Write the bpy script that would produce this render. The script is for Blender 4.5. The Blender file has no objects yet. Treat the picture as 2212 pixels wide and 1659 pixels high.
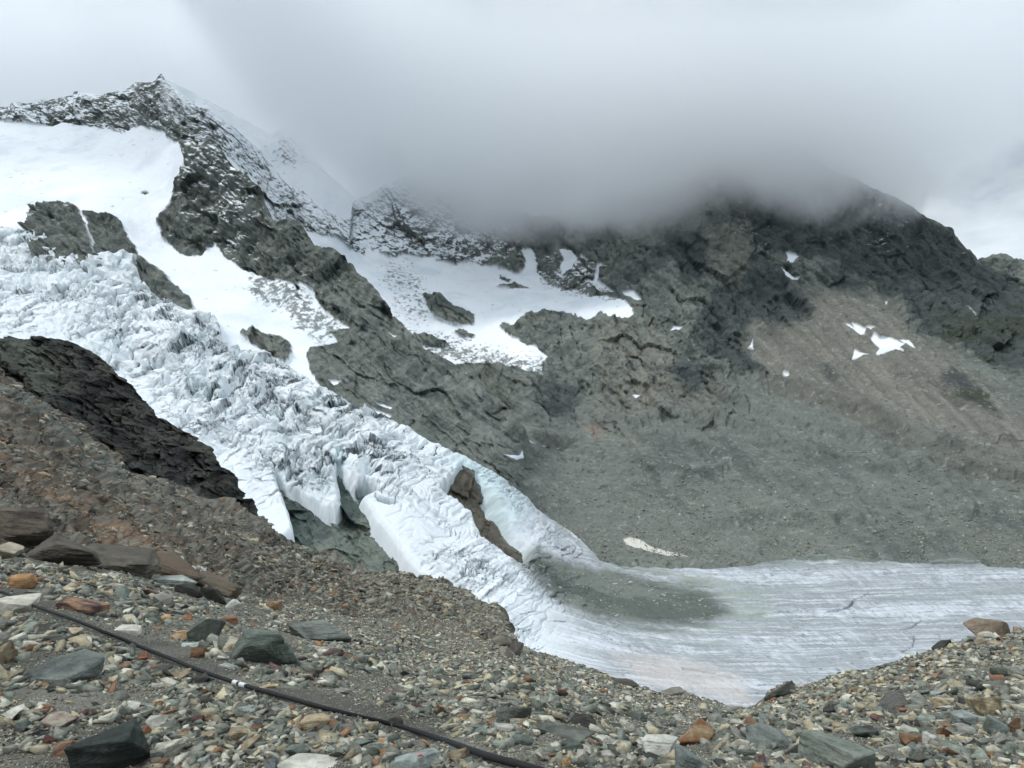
import bpy, bmesh, math, random
import numpy as np
from mathutils import Vector

# ------------------------------------------------------------------ camera
F = 1661.2          # focal length of the picture plane (units of a 2212 px wide frame)
CX, CY = 1106.0, 829.5
EYE = 1.6
sc = bpy.context.scene
cam_d = bpy.data.cameras.new('camera')
cam = bpy.data.objects.new('camera', cam_d)
sc.collection.objects.link(cam)
cam.location = (0, 0, EYE)
cam.rotation_euler = (math.radians(90), 0, 0)
cam_d.sensor_fit = 'HORIZONTAL'
cam_d.sensor_width = 36.0
cam_d.lens = 36.0 * F / 2212.0
cam_d.clip_start = 0.1
cam_d.clip_end = 60000
sc.camera = cam

# ------------------------------------------------------------------ render settings
sc.view_settings.view_transform = 'Standard'
sc.view_settings.look = 'None'
sc.view_settings.exposure = 0.0
sc.view_settings.gamma = 1.0
sc.cycles.use_denoising = True
sc.cycles.max_bounces = 16
sc.cycles.diffuse_bounces = 3
sc.cycles.glossy_bounces = 1
sc.cycles.transmission_bounces = 1
sc.cycles.volume_bounces = 8
sc.cycles.transparent_max_bounces = 8
sc.cycles.volume_step_rate = 1.0
sc.cycles.volume_preview_step_rate = 1.0
sc.cycles.volume_max_steps = 128
sc.cycles.use_adaptive_sampling = True
sc.cycles.adaptive_threshold = 0.04

# ------------------------------------------------------------------ small node helper
def N(nt, typ, ins=None, **props):
    n = nt.nodes.new(typ)
    for k, v in props.items():
        setattr(n, k, v)
    if ins:
        for k, v in ins.items():
            s = n.inputs[k]
            if isinstance(v, bpy.types.NodeSocket):
                nt.links.new(v, s)
            else:
                s.default_value = v
    return n
def ramp(nt, fac, stops, interp='LINEAR'):
    n = nt.nodes.new('ShaderNodeValToRGB')
    n.color_ramp.interpolation = interp
    e = n.color_ramp.elements
    e[0].position, e[0].color = stops[0][0], stops[0][1]
    e[1].position, e[1].color = stops[-1][0], stops[-1][1]
    for p, c in stops[1:-1]:
        x = e.new(p); x.color = c
    nt.links.new(fac, n.inputs[0])
    return n.outputs['Color']
def lin(c):
    c = c / 255.0
    return c / 12.92 if c <= 0.04045 else ((c + 0.055) / 1.055) ** 2.4
def srgb(r, g, b, k=1.0):
    return (lin(r) * k, lin(g) * k, lin(b) * k, 1.0)
def mixc(nt, fac, a, b, blend='MIX'):
    n = nt.nodes.new('ShaderNodeMix'); n.data_type = 'RGBA'; n.blend_type = blend
    for s, v in ((n.inputs['Factor'], fac), (n.inputs['A'], a), (n.inputs['B'], b)):
        if isinstance(v, bpy.types.NodeSocket): nt.links.new(v, s)
        else: s.default_value = v
    # the RGBA sockets are the last ones called A / B
    return n
def mix(nt, fac, a, b, blend='MIX'):
    n = nt.nodes.new('ShaderNodeMix'); n.data_type = 'RGBA'; n.blend_type = blend
    ia, ib = n.inputs[6], n.inputs[7]
    for s, v in ((n.inputs[0], fac), (ia, a), (ib, b)):
        if isinstance(v, bpy.types.NodeSocket): nt.links.new(v, s)
        else: s.default_value = v
    return n.outputs[2]
def math_(nt, op, a, b=None, c=None, clamp=False):
    n = nt.nodes.new('ShaderNodeMath'); n.operation = op; n.use_clamp = clamp
    for i, v in enumerate((a, b, c)):
        if v is None: continue
        if isinstance(v, bpy.types.NodeSocket): nt.links.new(v, n.inputs[i])
        else: n.inputs[i].default_value = v
    return n.outputs[0]

# ------------------------------------------------------------------ sky and sun (overcast day)
SUN_EL, SUN_ROT = math.radians(54), math.radians(-98)
world = bpy.data.worlds.new('World'); sc.world = world
world.use_nodes = True
wt = world.node_tree; wt.nodes.clear()
sky = N(wt, 'ShaderNodeTexSky', sky_type='NISHITA', sun_disc=False, sun_elevation=SUN_EL, sun_rotation=SUN_ROT,
        altitude=2600.0, air_density=1.0, dust_density=1.2, ozone_density=1.0)
skyl = mix(wt, 1.0, sky.outputs[0], (0.10, 0.10, 0.10, 1), 'MULTIPLY')
tc = N(wt, 'ShaderNodeTexCoord')
sep = N(wt, 'ShaderNodeSeparateXYZ', {0: tc.outputs['Generated']})
# project the direction on a cloud deck so the cloud shapes flatten towards the horizon
zz = math_(wt, 'ADD', math_(wt, 'MAXIMUM', sep.outputs[2], 0.0), 0.28)
dx = math_(wt, 'DIVIDE', sep.outputs[0], zz); dy = math_(wt, 'DIVIDE', sep.outputs[1], zz)
cv = N(wt, 'ShaderNodeCombineXYZ', {0: dx, 1: dy, 2: 0.0})
n1 = N(wt, 'ShaderNodeTexNoise', {'Vector': cv.outputs[0], 'Scale': 1.1, 'Detail': 6.0, 'Roughness': 0.5, 'Distortion': 0.25})
n2 = N(wt, 'ShaderNodeTexNoise', {'Vector': cv.outputs[0], 'Scale': 4.2, 'Detail': 7.0, 'Roughness': 0.55, 'Distortion': 0.2})
cl = math_(wt, 'ADD', math_(wt, 'MULTIPLY', n1.outputs[0], 0.62), math_(wt, 'MULTIPLY', n2.outputs[0], 0.38))
cloudcol = ramp(wt, cl, [(0.30, srgb(150, 160, 168)), (0.44, srgb(178, 189, 198)), (0.56, srgb(204, 214, 222)), (0.70, srgb(240, 246, 250))])
cover = ramp(wt, n2.outputs[0], [(0.30, (0.70, 0.70, 0.70, 1)), (0.42, (1, 1, 1, 1))])
skymix = mix(wt, cover, skyl, cloudcol)
# an overcast sky is brighter overhead; a thin brighter gap low on the right
up_ = math_(wt, 'MULTIPLY_ADD', math_(wt, 'SMOOTH_MIN', math_(wt, 'MAXIMUM', math_(wt, 'SUBTRACT', sep.outputs[2], 0.42), 0.0), 0.4, 0.1), 2.6, 1.0)
gap = math_(wt, 'MULTIPLY', math_(wt, 'MULTIPLY', math_(wt, 'SUBTRACT', sep.outputs[0], 0.40), 6.0, clamp=True), math_(wt, 'MULTIPLY', math_(wt, 'SUBTRACT', 0.34, sep.outputs[2]), 6.0, clamp=True))
bgs = math_(wt, 'ADD', up_, math_(wt, 'MULTIPLY', gap, 0.45))
bg = N(wt, 'ShaderNodeBackground', {'Color': skymix, 'Strength': bgs})
N(wt, 'ShaderNodeOutputWorld', {'Surface': bg.outputs[0]})

sun_d = bpy.data.lights.new('sun', 'SUN')
sun_d.energy = 1.5; sun_d.angle = math.radians(10); sun_d.color = (1.0, 0.97, 0.93)
sun = bpy.data.objects.new('sun', sun_d)
sc.collection.objects.link(sun)
# sun_rotation is measured from +Y clockwise seen from above
sdir = Vector((math.sin(SUN_ROT) * math.cos(SUN_EL), math.cos(SUN_ROT) * math.cos(SUN_EL), math.sin(SUN_EL)))
sun.rotation_euler = sdir.to_track_quat('Z', 'Y').to_euler()

# ------------------------------------------------------------------ numpy noise
def _h(ix, iy, iz, seed):
    h = (ix.astype(np.uint32) * np.uint32(374761393) + iy.astype(np.uint32) * np.uint32(668265263)
         + iz.astype(np.uint32) * np.uint32(2147483647 & 0x7FEB352D) + np.uint32(seed * 362437 & 0xFFFFFFFF))
    h ^= h >> np.uint32(15); h *= np.uint32(0x2C1B3C6D); h ^= h >> np.uint32(12)
    h *= np.uint32(0x297A2D39); h ^= h >> np.uint32(15)
    return h
def _hf(ix, iy, iz, seed):
    return _h(ix, iy, iz, seed).astype(np.float32) * np.float32(1 / 4294967295.0)
def vnoise(p, seed=0):
    """value noise -1..1 at p[...,3]"""
    fl = np.floor(p); i = fl.astype(np.int64); f = (p - fl).astype(np.float32)
    f = f * f * f * (f * (f * 6 - 15) + 10)
    x, y, z = i[..., 0], i[..., 1], i[..., 2]
    fx, fy, fz = f[..., 0], f[..., 1], f[..., 2]
    out = 0
    for dz in (0, 1):
        a = _hf(x, y, z + dz, seed) * (1 - fx) + _hf(x + 1, y, z + dz, seed) * fx
        b = _hf(x, y + 1, z + dz, seed) * (1 - fx) + _hf(x + 1, y + 1, z + dz, seed) * fx
        c = a * (1 - fy) + b * fy
        out = out + c * ((1 - fz) if dz == 0 else fz)
    return out * 2 - 1
_R = np.array([[0.36, 0.48, -0.8], [-0.8, 0.6, 0.0], [0.48, 0.64, 0.6]])
def fbm(p, scale, octaves=5, seed=0, rough=0.5, ridged=False, stretch=None):
    q = np.asarray(p, dtype=np.float64)
    if stretch is not None: q = q * np.asarray(stretch)
    q = q / scale + 31.7 * (seed + 1)
    amp, tot, out = 1.0, 0.0, 0
    for o in range(octaves):
        n = vnoise(q, seed * 17 + o)
        if ridged: n = 1 - 2 * np.abs(n) 
        out = out + n * amp; tot += amp
        amp *= rough
        q = (q @ _R.T) * 2.03 + 5.1
    return out / tot
def voronoi(u, v, seed=0, jitter=0.9):
    iu = np.floor(u).astype(np.int64); iv = np.floor(v).astype(np.int64)
    f1 = np.full(u.shape, 9.0, np.float32); f2 = f1.copy(); cid = np.zeros(u.shape, np.float32); cid2 = cid.copy()
    zero = np.zeros_like(iu)
    for a in (-1, 0, 1):
        for b in (-1, 0, 1):
            ju, jv = iu + a, iv + b
            px = ju + 0.5 + jitter * (_hf(ju, jv, zero, seed) - 0.5)
            py = jv + 0.5 + jitter * (_hf(ju, jv, zero, seed + 7) - 0.5)
            d = np.hypot(px - u, py - v).astype(np.float32)
            c = _hf(ju, jv, zero, seed + 13); c2 = _hf(ju, jv, zero, seed + 29)
            m = d < f1
            f2 = np.where(m, f1, np.minimum(f2, d)); f1 = np.where(m, d, f1)
            cid = np.where(m, c, cid); cid2 = np.where(m, c2, cid2)
    return f1, f2, cid, cid2
def facet(u, v, seed, slope=1.0):
    """broken rock: every cell is a tilted plane with its own height"""
    iu = np.floor(u).astype(np.int64); iv = np.floor(v).astype(np.int64)
    best = np.full(u.shape, 9.0, np.float32); sec = best.copy(); out = np.zeros(u.shape, np.float32); zero = np.zeros_like(iu)
    for a in (-1, 0, 1):
        for b in (-1, 0, 1):
            ju, jv = iu + a, iv + b
            du = (u - (ju + 0.5 + 0.95 * (_hf(ju, jv, zero, seed) - 0.5))).astype(np.float32)
            dv = (v - (jv + 0.5 + 0.95 * (_hf(ju, jv, zero, seed + 7) - 0.5))).astype(np.float32)
            d = du * du + dv * dv
            m = d < best
            hh = (_hf(ju, jv, zero, seed + 13) - 0.5) + slope * (du * (_hf(ju, jv, zero, seed + 17) - 0.5) + dv * (_hf(ju, jv, zero, seed + 19) - 0.5)) * 2
            sec = np.where(m, best, np.minimum(sec, d)); out = np.where(m, hh, out); best = np.where(m, d, best)
    return out, np.sqrt(sec) - np.sqrt(best)
def ss(a, b, x):
    t = np.clip((x - a) / (b - a), 0, 1)
    return t * t * (3 - 2 * t)
def L(a, b, t):
    return a + (b - a) * t

# ------------------------------------------------------------------ reading the map
def rbf_fit(pts, smooth=1e-4):
    P = np.array([(x, y) for x, y, d in pts], float) / 1000.0
    v = np.log(np.array([d for x, y, d in pts], float))
    def k(r2): return 0.5 * r2 * np.log(r2 + 1e-12)
    A = k(((P[:, None] - P[None]) ** 2).sum(-1)) + np.eye(len(P)) * smooth
    Q = np.hstack([np.ones((len(P), 1)), P])
    M = np.block([[A, Q], [Q.T, np.zeros((3, 3))]])
    w = np.linalg.solve(M, np.concatenate([v, np.zeros(3)]))
    def f(x, y):
        x = np.asarray(x, float) / 1000.0; y = np.asarray(y, float) / 1000.0
        out = w[len(P)] + w[len(P) + 1] * x + w[len(P) + 2] * y
        for i in range(len(P)):
            out = out + w[i] * k((x - P[i, 0]) ** 2 + (y - P[i, 1]) ** 2)
        return np.exp(out)
    return f
def curve(pts):
    a = np.array(pts, float)
    return lambda x: np.interp(x, a[:, 0], a[:, 1])
def to3(x, y, d):
    """bearing x, elevation y and distance d of a surveyed point -> metres"""
    return np.stack([(x - CX) / F * d, d + 0 * x, EYE + (CY - y) / F * d], -1)
def sdist(x, y, poly, pad=60):
    """signed distance to a closed outline, positive inside (clipped to pad)"""
    p = np.array(poly, float)
    out = np.full(x.shape, -float(pad))
    m = (x > p[:, 0].min() - pad) & (x < p[:, 0].max() + pad) & (y > p[:, 1].min() - pad) & (y < p[:, 1].max() + pad)
    xs, ys = x[m], y[m]
    if xs.size == 0: return out
    dd = np.full(xs.shape, 1e9); ins = np.zeros(xs.shape, bool)
    for i in range(len(p)):
        a, b = p[i], p[(i + 1) % len(p)]
        ex, ey = b - a
        t = np.clip(((xs - a[0]) * ex + (ys - a[1]) * ey) / (ex * ex + ey * ey + 1e-9), 0, 1)
        dd = np.minimum(dd, (xs - a[0] - t * ex) ** 2 + (ys - a[1] - t * ey) ** 2)
        if ey != 0:
            c = ((a[1] > ys) != (b[1] > ys)) & (xs < (ys - a[1]) / ey * ex + a[0])
            ins ^= c
    dd = np.sqrt(dd)
    out[m] = np.where(ins, np.minimum(dd, pad), -np.minimum(dd, pad))
    return out
def ldist(x, y, line, pad=60):
    p = np.array(line, float)
    out = np.full(x.shape, float(pad))
    m = (x > p[:, 0].min() - pad) & (x < p[:, 0].max() + pad) & (y > p[:, 1].min() - pad) & (y < p[:, 1].max() + pad)
    xs, ys = x[m], y[m]
    dd = np.full(xs.shape, 1e9)
    for i in range(len(p) - 1):
        a, b = p[i], p[i + 1]; ex, ey = b - a
        t = np.clip(((xs - a[0]) * ex + (ys - a[1]) * ey) / (ex * ex + ey * ey + 1e-9), 0, 1)
        dd = np.minimum(dd, (xs - a[0] - t * ex) ** 2 + (ys - a[1] - t * ey) ** 2)
    out[m] = np.minimum(np.sqrt(dd), pad)
    return out
def col(r, g, b, k=1.0):
    return np.array([lin(r) * k, lin(g) * k, lin(b) * k], np.float32)
def blend(c, new, m):
    return c + (new - c) * m[..., None]

# ------------------------------------------------------------------ mesh from a grid
def grid_normals(P):
    du = np.gradient(P, axis=1); dv = np.gradient(P, axis=0)
    n = np.cross(du, dv)
    n /= np.linalg.norm(n, axis=-1, keepdims=True) + 1e-12
    return n
def grid_mesh(name, P, C=None, mask=None, smooth=True, extra=None):
    """P[rows, cols, 3]; mask keeps faces; C vertex colour"""
    r, c = P.shape[:2]
    idx = np.arange(r * c).reshape(r, c)
    q = np.stack([idx[:-1, :-1], idx[:-1, 1:], idx[1:, 1:], idx[1:, :-1]], -1).reshape(-1, 4)
    if mask is not None:
        mk = mask.ravel()
        q = q[mk[q].any(1)]
    used = np.zeros(r * c, bool); used[q.ravel()] = True
    remap = np.cumsum(used) - 1
    q = remap[q]
    V = P.reshape(-1, 3)[used]
    me = bpy.data.meshes.new(name)
    me.vertices.add(len(V)); me.vertices.foreach_set('co', V.astype(np.float32).ravel())
    me.loops.add(q.size); me.loops.foreach_set('vertex_index', q.astype(np.int32).ravel())
    me.polygons.add(len(q)); me.polygons.foreach_set('loop_start', np.arange(0, q.size, 4, dtype=np.int32))
    me.polygons.foreach_set('use_smooth', np.full(len(q), smooth, bool))
    me.update(calc_edges=True)
    if C is not None:
        a = me.color_attributes.new('albedo', 'FLOAT_COLOR', 'POINT')
        cc = np.ones((len(V), 4), np.float32); cc[:, :3] = C.reshape(-1, 3)[used]
        a.data.foreach_set('color', cc.ravel())
    for k, v in (extra or {}).items():
        a = me.attributes.new(k, 'FLOAT', 'POINT'); a.data.foreach_set('value', v.reshape(-1)[used].astype(np.float32))
    ob = bpy.data.objects.new(name, me)
    sc.collection.objects.link(ob)
    return ob
def structure(o, label=None):
    o['kind'] = 'structure'
    if label: o['label'] = label
    return o
def strip(ylow, yhigh, x0, x1, nx, ny, dist, back=10, backstep=0.012, disp=None, frac_pow=1.0):
    """columns of ground between two surveyed curves, rolled over behind the crest"""
    xs = np.linspace(x0, x1, nx)
    lo, hi = ylow(xs), yhigh(xs)
    t = np.linspace(0, 1, ny)[:, None] ** frac_pow
    X = np.repeat(xs[None], ny, 0); Y = lo[None] + (hi - lo)[None] * t
    D = dist(X, Y)
    P = to3(X, Y, D)
    if back:
        B = []
        top = P[-1]; dtop = D[-1]
        for k in range(1, back + 1):
            s = (k / back) ** 1.6 * backstep * back
            q = top.copy()
            q[:, 0] *= (1 + s * 0.5)
            q[:, 1] = top[:, 1] + dtop * s * 0.5
            q[:, 2] = top[:, 2] - dtop * s * s * 5.0 * 0.5 - dtop * s * 0.1
            B.append(q)
        P = np.concatenate([P, np.array(B)], 0)
        X = np.concatenate([X, np.repeat(X[-1:], back, 0)], 0)
        Y = np.concatenate([Y, np.repeat(Y[-1:], back, 0)], 0)
    return X, Y, P

# ------------------------------------------------------------------ materials
def ground_material(name, bump_scales, bump_strength, var=0.25, rough=0.9, spec=0.2, cell=None):
    m = bpy.data.materials.new(name); m.use_nodes = True
    nt = m.node_tree; nt.nodes.clear()
    out = N(nt, 'ShaderNodeOutputMaterial')
    b = N(nt, 'ShaderNodeBsdfPrincipled', {'Roughness': rough, 'Specular IOR Level': spec})
    at = N(nt, 'ShaderNodeAttribute', attribute_name='albedo')
    geo = N(nt, 'ShaderNodeNewGeometry')
    nz = N(nt, 'ShaderNodeTexNoise', {'Vector': geo.outputs['Position'], 'Scale': 1.0 / bump_scales[0], 'Detail': 8.0, 'Roughness': 0.65})
    sn0 = N(nt, 'ShaderNodeAttribute', attribute_name='snow')
    f = math_(nt, 'MULTIPLY_ADD', math_(nt, 'MULTIPLY', math_(nt, 'SUBTRACT', nz.outputs[0], 0.5), math_(nt, 'MULTIPLY_ADD', sn0.outputs['Fac'], -0.9, 1.0)), var * 4, 1.0)
    cl_ = N(nt, 'ShaderNodeCombineColor', {0: f, 1: f, 2: f})
    c = mix(nt, 1.0, at.outputs['Color'], cl_.outputs[0], 'MULTIPLY')
    prev = None
    for i, s in enumerate(bump_scales):
        if cell:
            t = N(nt, 'ShaderNodeTexVoronoi', {'Vector': geo.outputs['Position'], 'Scale': 1.0 / s, 'Randomness': 1.0})
            h = t.outputs['Distance']
        else:
            t = N(nt, 'ShaderNodeTexNoise', {'Vector': geo.outputs['Position'], 'Scale': 1.0 / s, 'Detail': 5.0, 'Roughness': 0.7})
            h = t.outputs[0]
        sn = N(nt, 'ShaderNodeAttribute', attribute_name='snow')
        ins = {'Strength': math_(nt, 'MULTIPLY_ADD', sn.outputs['Fac'], -0.88 * bump_strength, bump_strength), 'Distance': s * 0.5, 'Height': h}
        if prev is not None: ins['Normal'] = prev
        bp = N(nt, 'ShaderNodeBump', ins); prev = bp.outputs[0]
    nt.links.new(c, b.inputs['Base Color']); nt.links.new(prev, b.inputs['Normal'])
    nt.links.new(b.outputs[0], out.inputs['Surface'])
    return m
M_rock = ground_material('far_rock', [22.0, 6.0], 0.7, var=0.24)
M_fg = ground_material('near_ground', [0.5, 0.06, 0.02], 0.6, var=0.22)
M_ice = ground_material('glacier_ice', [5.0, 1.6], 0.35, var=0.03, rough=0.75)
M_mid = ground_material('mid_rock', [2.5, 0.7], 0.8, var=0.3)

# ================================================================== FAR TERRAIN
yR = curve([(-400,430),(300,430),(360,350),(397,313),(420,325),(430,320),(457,317),(480,330),(507,360),(533,387),(560,420),(580,460),
 (600,487),(618,478),(633,473),(650,490),(683,530),(703,557),(712,552),(720,555),(737,573),(743,569),(752,580),(760,578),(770,594),(790,614),(817,647),(843,681),
 (870,711),(893,731),(910,757),(937,767),(977,787),(997,801),(1023,821),(1037,835),(1063,872),(1087,905),(1123,939),(1150,959),(1250,970),(2800,970)])
yP = curve([(-400,240),(0,232),(33,225),(77,223),(93,217),(140,210),(158,207),(160,198),(180,200),(213,205),(247,202),(273,190),(293,180),(337,178),(343,168),
 (351,163),(357,170),(363,182),(380,200),(410,217),(427,225),(437,219),(450,230),(467,250),(500,273),(533,303),(567,330),(587,357),(620,387),
 (650,410),(683,440),(710,457),(737,470),(755,474),(763,440),(770,430),(790,424),(830,400),(900,370),(1000,390),(1100,440),(1150,470),(1200,460),
 (1300,440),(1400,420),(1500,380),(1600,320),(1700,300),(1800,370),(1900,412),(1963,443),(1999,473),(2030,482),(2056,493),(2078,523),(2105,555),(2120,572),
 (2160,598),(2212,635),(2300,690),(2600,860)])
flat = curve([(-400,1760),(2800,1760)])
vz = 252.0
def vd(y): return vz * F / (y - CY)
pts1 = [(x, y, vd(y)) for x in (1300, 1700, 2100, 2500) for y in (1245, 1400, 1760)]
pts1 += [(1000,1760,500),(1000,1450,640),(600,1400,600),(0,1400,560),(-400,1400,560),(-400,1760,450),(400,1760,450),
 (1200,1150,1120),(1600,1180,1085),(2000,1190,1075),(2500,1190,1075),(1400,1000,1380),(1800,1000,1380),(2200,1000,1360),(2600,1000,1350),
 (1500,850,1700),(1900,850,1650),(2200,850,1600),(2600,850,1600),(1600,700,2050),(2000,650,2080),(2250,700,1950),(1700,450,2450),(1500,500,2500),
 (2000,470,2450),(1400,600,2250),(1250,620,2450),(1250,700,2050),(1200,850,1650),(1150,1000,1320),(1150,540,2900),(1300,480,2900),(1700,300,2600),(2600,700,2000),
 (420,320,2100),(640,480,1850),(830,650,1620),(900,745,1520),(1060,880,1390),(1130,970,1310),
 (500,560,1850),(700,720,1520),(680,800,1380),(900,900,1260),(1000,980,1170),
 (0,450,2000),(-400,450,2000),(200,450,1950),(350,600,1700),(560,720,1500),(0,300,2400),(-400,300,2400),(200,300,2450),(350,400,2150),
 (0,600,1420),(-400,600,1420),(200,650,1380),(400,720,1320),(0,800,1100),(-400,800,1100),(300,850,1060),(600,950,1010),(800,1000,1000),(900,1100,910),
 (600,1100,850),(800,1200,780),(1000,1200,840),(1000,1300,730),(1100,1250,840),(0,1050,800),
 (0,230,2750),(-400,230,2750),(200,200,2800),(350,165,2850)]
D1 = rbf_fit(pts1)
pts2 = [(0,230,2750),(350,165,2850),(560,320,2750),(760,470,2750),(440,320,2500),(500,400,2450),(640,470,2400),(700,510,2400),(400,500,2200),
 (850,600,2400),(1000,650,2300),(1000,750,2050),(900,700,2150),(1100,600,2700),(1130,540,2900),(950,550,2750),(850,450,3000),(1000,480,3050),
 (1100,700,2150),(1172,811,1750),(1250,700,2050),(900,400,3100),(1200,900,1600),(1100,850,1750),(1000,850,1850),(800,700,2100),(200,400,2200),(1300,500,2900),(600,600,2200)]
D2 = rbf_fit(pts2)
def Df(x, y): return D1(x, y)
def Db(x, y):
    g = ss(385, 640, x) * (1 - ss(1040, 1170, x))
    a = D1(x, y)
    return a + g * (np.maximum(D2(x, y), a) - a)

# outlines of the snow and of the rock islands in it
SNOW_UP = [(-400,258),(0,262),(50,262),(95,272),(110,274),(130,266),(165,272),(215,282),(235,278),(262,290),(290,274),(305,270),(330,282),(357,284),(362,298),(372,305),(392,313),(398,340),(397,362),
 (378,385),(370,425),(366,440),(346,463),(335,480),(345,496),(346,508),(370,528),(385,546),(405,553),(430,551),(440,540),(462,533),(466,525),(472,543),(490,557),(530,582),
 (580,603),(603,607),(637,614),(650,640),(662,655),(640,640),(657,614),(683,634),(682,646),(700,668),(720,687),(757,711),(712,718),(733,741),(700,748),(672,750),(663,770),(668,800),(690,835),(640,900),(-400,900)]
ISL = [[(58,490),(63,460),(80,447),(107,440),(133,437),(160,443),(177,460),(200,458),(227,465),(257,475),(270,497),(293,537),(300,553),(320,573),(353,593),
  (383,620),(410,643),(422,668),(400,680),(340,680),(280,620),(250,590),(140,580),(80,560),(60,520)],
 [(517,725),(550,720),(573,725),(610,731),(627,745),(630,765),(617,785),(583,773),(547,748)],
 [(304,417),(312,415),(322,419),(314,422)]]
SNOW2 = [(640,480),(648,491),(667,504),(703,512),(737,519),(757,537),(787,547),(790,531),(810,541),(837,554),(857,557),(870,549),(890,554),(907,559),(930,557),
 (950,569),(970,569),(983,576),(1017,567),(1037,577),(1070,574),(1097,584),(1110,592),(1123,587),(1133,577),(1133,554),(1127,537),(1143,537),(1157,551),
 (1160,587),(1177,607),(1203,621),(1253,631),(1275,640),(1316,643),(1345,650),(1365,662),(1370,681),(1354,693),(1316,689),(1297,673),(1283,689),(1262,696),
 (1237,679),(1210,674),(1153,677),(1123,691),(1107,704),(1087,694),(1077,704),(1097,724),(1137,744),(1163,751),(1180,774),(1170,784),(1172,811),(1150,804),
 (1103,791),(1053,784),(1003,781),(980,787),(953,774),(920,757),(880,790),(760,700),(640,560)]
ISL2 = [[(913,637),(940,637),(960,644),(980,657),(1003,667),(1027,682),(1023,697),(997,702),(963,700),(940,684),(920,657)],
 [(983,716),(1003,713),(1030,724),(1020,731),(995,725)],
 [(893,724),(920,722),(957,734),(970,744),(937,747),(903,741)],
 [(1078,594),(1103,604),(1096,609),(1080,602)],
 [(1073,619),(1113,612),(1143,624),(1103,622)]]
PATCH = [[(1344,1168),(1362,1163),(1384,1168),(1402,1181),(1440,1192),(1488,1206),(1440,1203),(1392,1192),(1352,1180)],
 [(1697,543),(1725,553),(1718,560),(1712,570),(1698,566),(1702,556)], [(1686,580),(1700,586),(1724,603),(1720,606),(1700,597)],
 [(1448,715),(1455,705),(1476,707),(1463,714)], [(1616,752),(1621,748),(1625,735),(1627,756)],
 [(1825,698),(1834,700),(1868,724),(1860,726)],[(1838,697),(1852,703),(1870,712),(1866,722),(1850,715)], [(1866,706),(1880,708),(1895,711),(1880,716)],
 [(1879,733),(1887,722),(1898,733),(1920,729),(1955,744),(1943,752),(1952,758),(1925,758),(1897,767),(1892,764),(1900,752)], [(1943,735),(1963,735),(1977,751),(1971,751),(1955,743)],
 [(1846,758),(1858,763),(1878,766),(1862,770),(1840,775)], [(2080,664),(2086,666),(2100,680),(2100,684)], [(1911,651),(1918,651),(1915,658)],
 [(1207,536),(1235,540),(1248,560),(1235,580),(1215,590),(1210,575),(1218,560)], [(1253,550),(1273,564),(1268,567),(1255,560)],
 [(1289,569),(1302,569),(1294,588),(1289,612),(1283,606)], [(1262,607),(1290,606),(1327,632),(1300,634)],[(1341,634),(1368,631),(1386,651),(1376,652),(1352,642)],
 [(1690,805),(1702,809),(1706,814),(1695,812)],[(1300,758),(1320,762),(1318,768),(1303,763)],[(1365,853),(1382,855),(1374,860)],[(1444,883),(1470,887),(1472,892),(1450,888)],
 [(1088,982),(1120,985),(1127,974),(1130,990),(1115,994)],[(706,820),(725,822),(740,826),(722,835)],[(1478,778),(1494,780),(1486,785)]]
PATCHF = [[(782,700),(800,707),(790,708)],[(838,720),(857,729),(850,730)],[(637,615),(650,612),(680,630),(676,642),(660,628)],[(810,869),(846,880),(844,884),(815,876)],
 [(800,880),(848,897),(843,906),(815,893)]]
DARK = [[(1398,555),(1439,506),(1515,493),(1529,561),(1521,602),(1490,612),(1466,610),(1452,575)],
 [(1543,624),(1622,585),(1682,578),(1725,624),(1758,673),(1747,695),(1712,699),(1654,702),(1627,694),(1605,715),(1600,740),(1640,790),(1655,812),(1600,810),(1560,785),(1500,745),(1502,697)],
 [(1600,440),(1700,440),(1977,430),(2001,470),(2078,520),(2110,559),(2250,640),(2500,800),(2500,900),(2350,860),(2212,810),(2100,770),(1990,706),(1922,643),(1854,602),(1772,561),(1690,548),(1636,507)],
 [(1430,790),(1480,780),(1530,800),(1525,840),(1490,855),(1460,835)],[(1180,820),(1250,830),(1262,870),(1220,900),(1170,880)],
 [(1780,585),(1850,610),(1880,650),(1850,640),(1800,610)],[(2060,800),(2120,850),(2160,900),(2080,870),(2020,820)],[(1770,790),(1800,800),(1820,815),(1790,815)]]
PALE = [[(1290,700),(1370,700),(1440,760),(1450,830),(1400,900),(1340,900),(1300,830),(1280,760)],[(1350,690),(1420,700),(1480,790),(1440,830),(1400,760)],
 [(1523,500),(1600,490),(1625,540),(1610,620),(1560,640),(1530,600)],[(1230,900),(1300,920),(1360,940),(1400,960),(1300,960)]]
TAN = [(1620,710),(1660,705),(1750,700),(1765,670),(1740,630),(1900,640),(1960,710),(2060,770),(2130,850),(2200,900),(2400,960),(2400,1060),(2212,1000),(2100,985),(1990,930),(1870,870),(1760,840),(1650,800),(1610,740)]
GULLY = [[(1207,840),(1250,865),(1290,905),(1330,930),(1370,950)],[(1560,1010),(1570,1040),(1580,1060)],[(1780,1030),(1800,1060),(1815,1115)],[(1850,1040),(1870,1090),(1895,1130)],
 [(1475,800),(1478,860)],[(1060,875),(1110,940),(1150,985)]]
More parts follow.
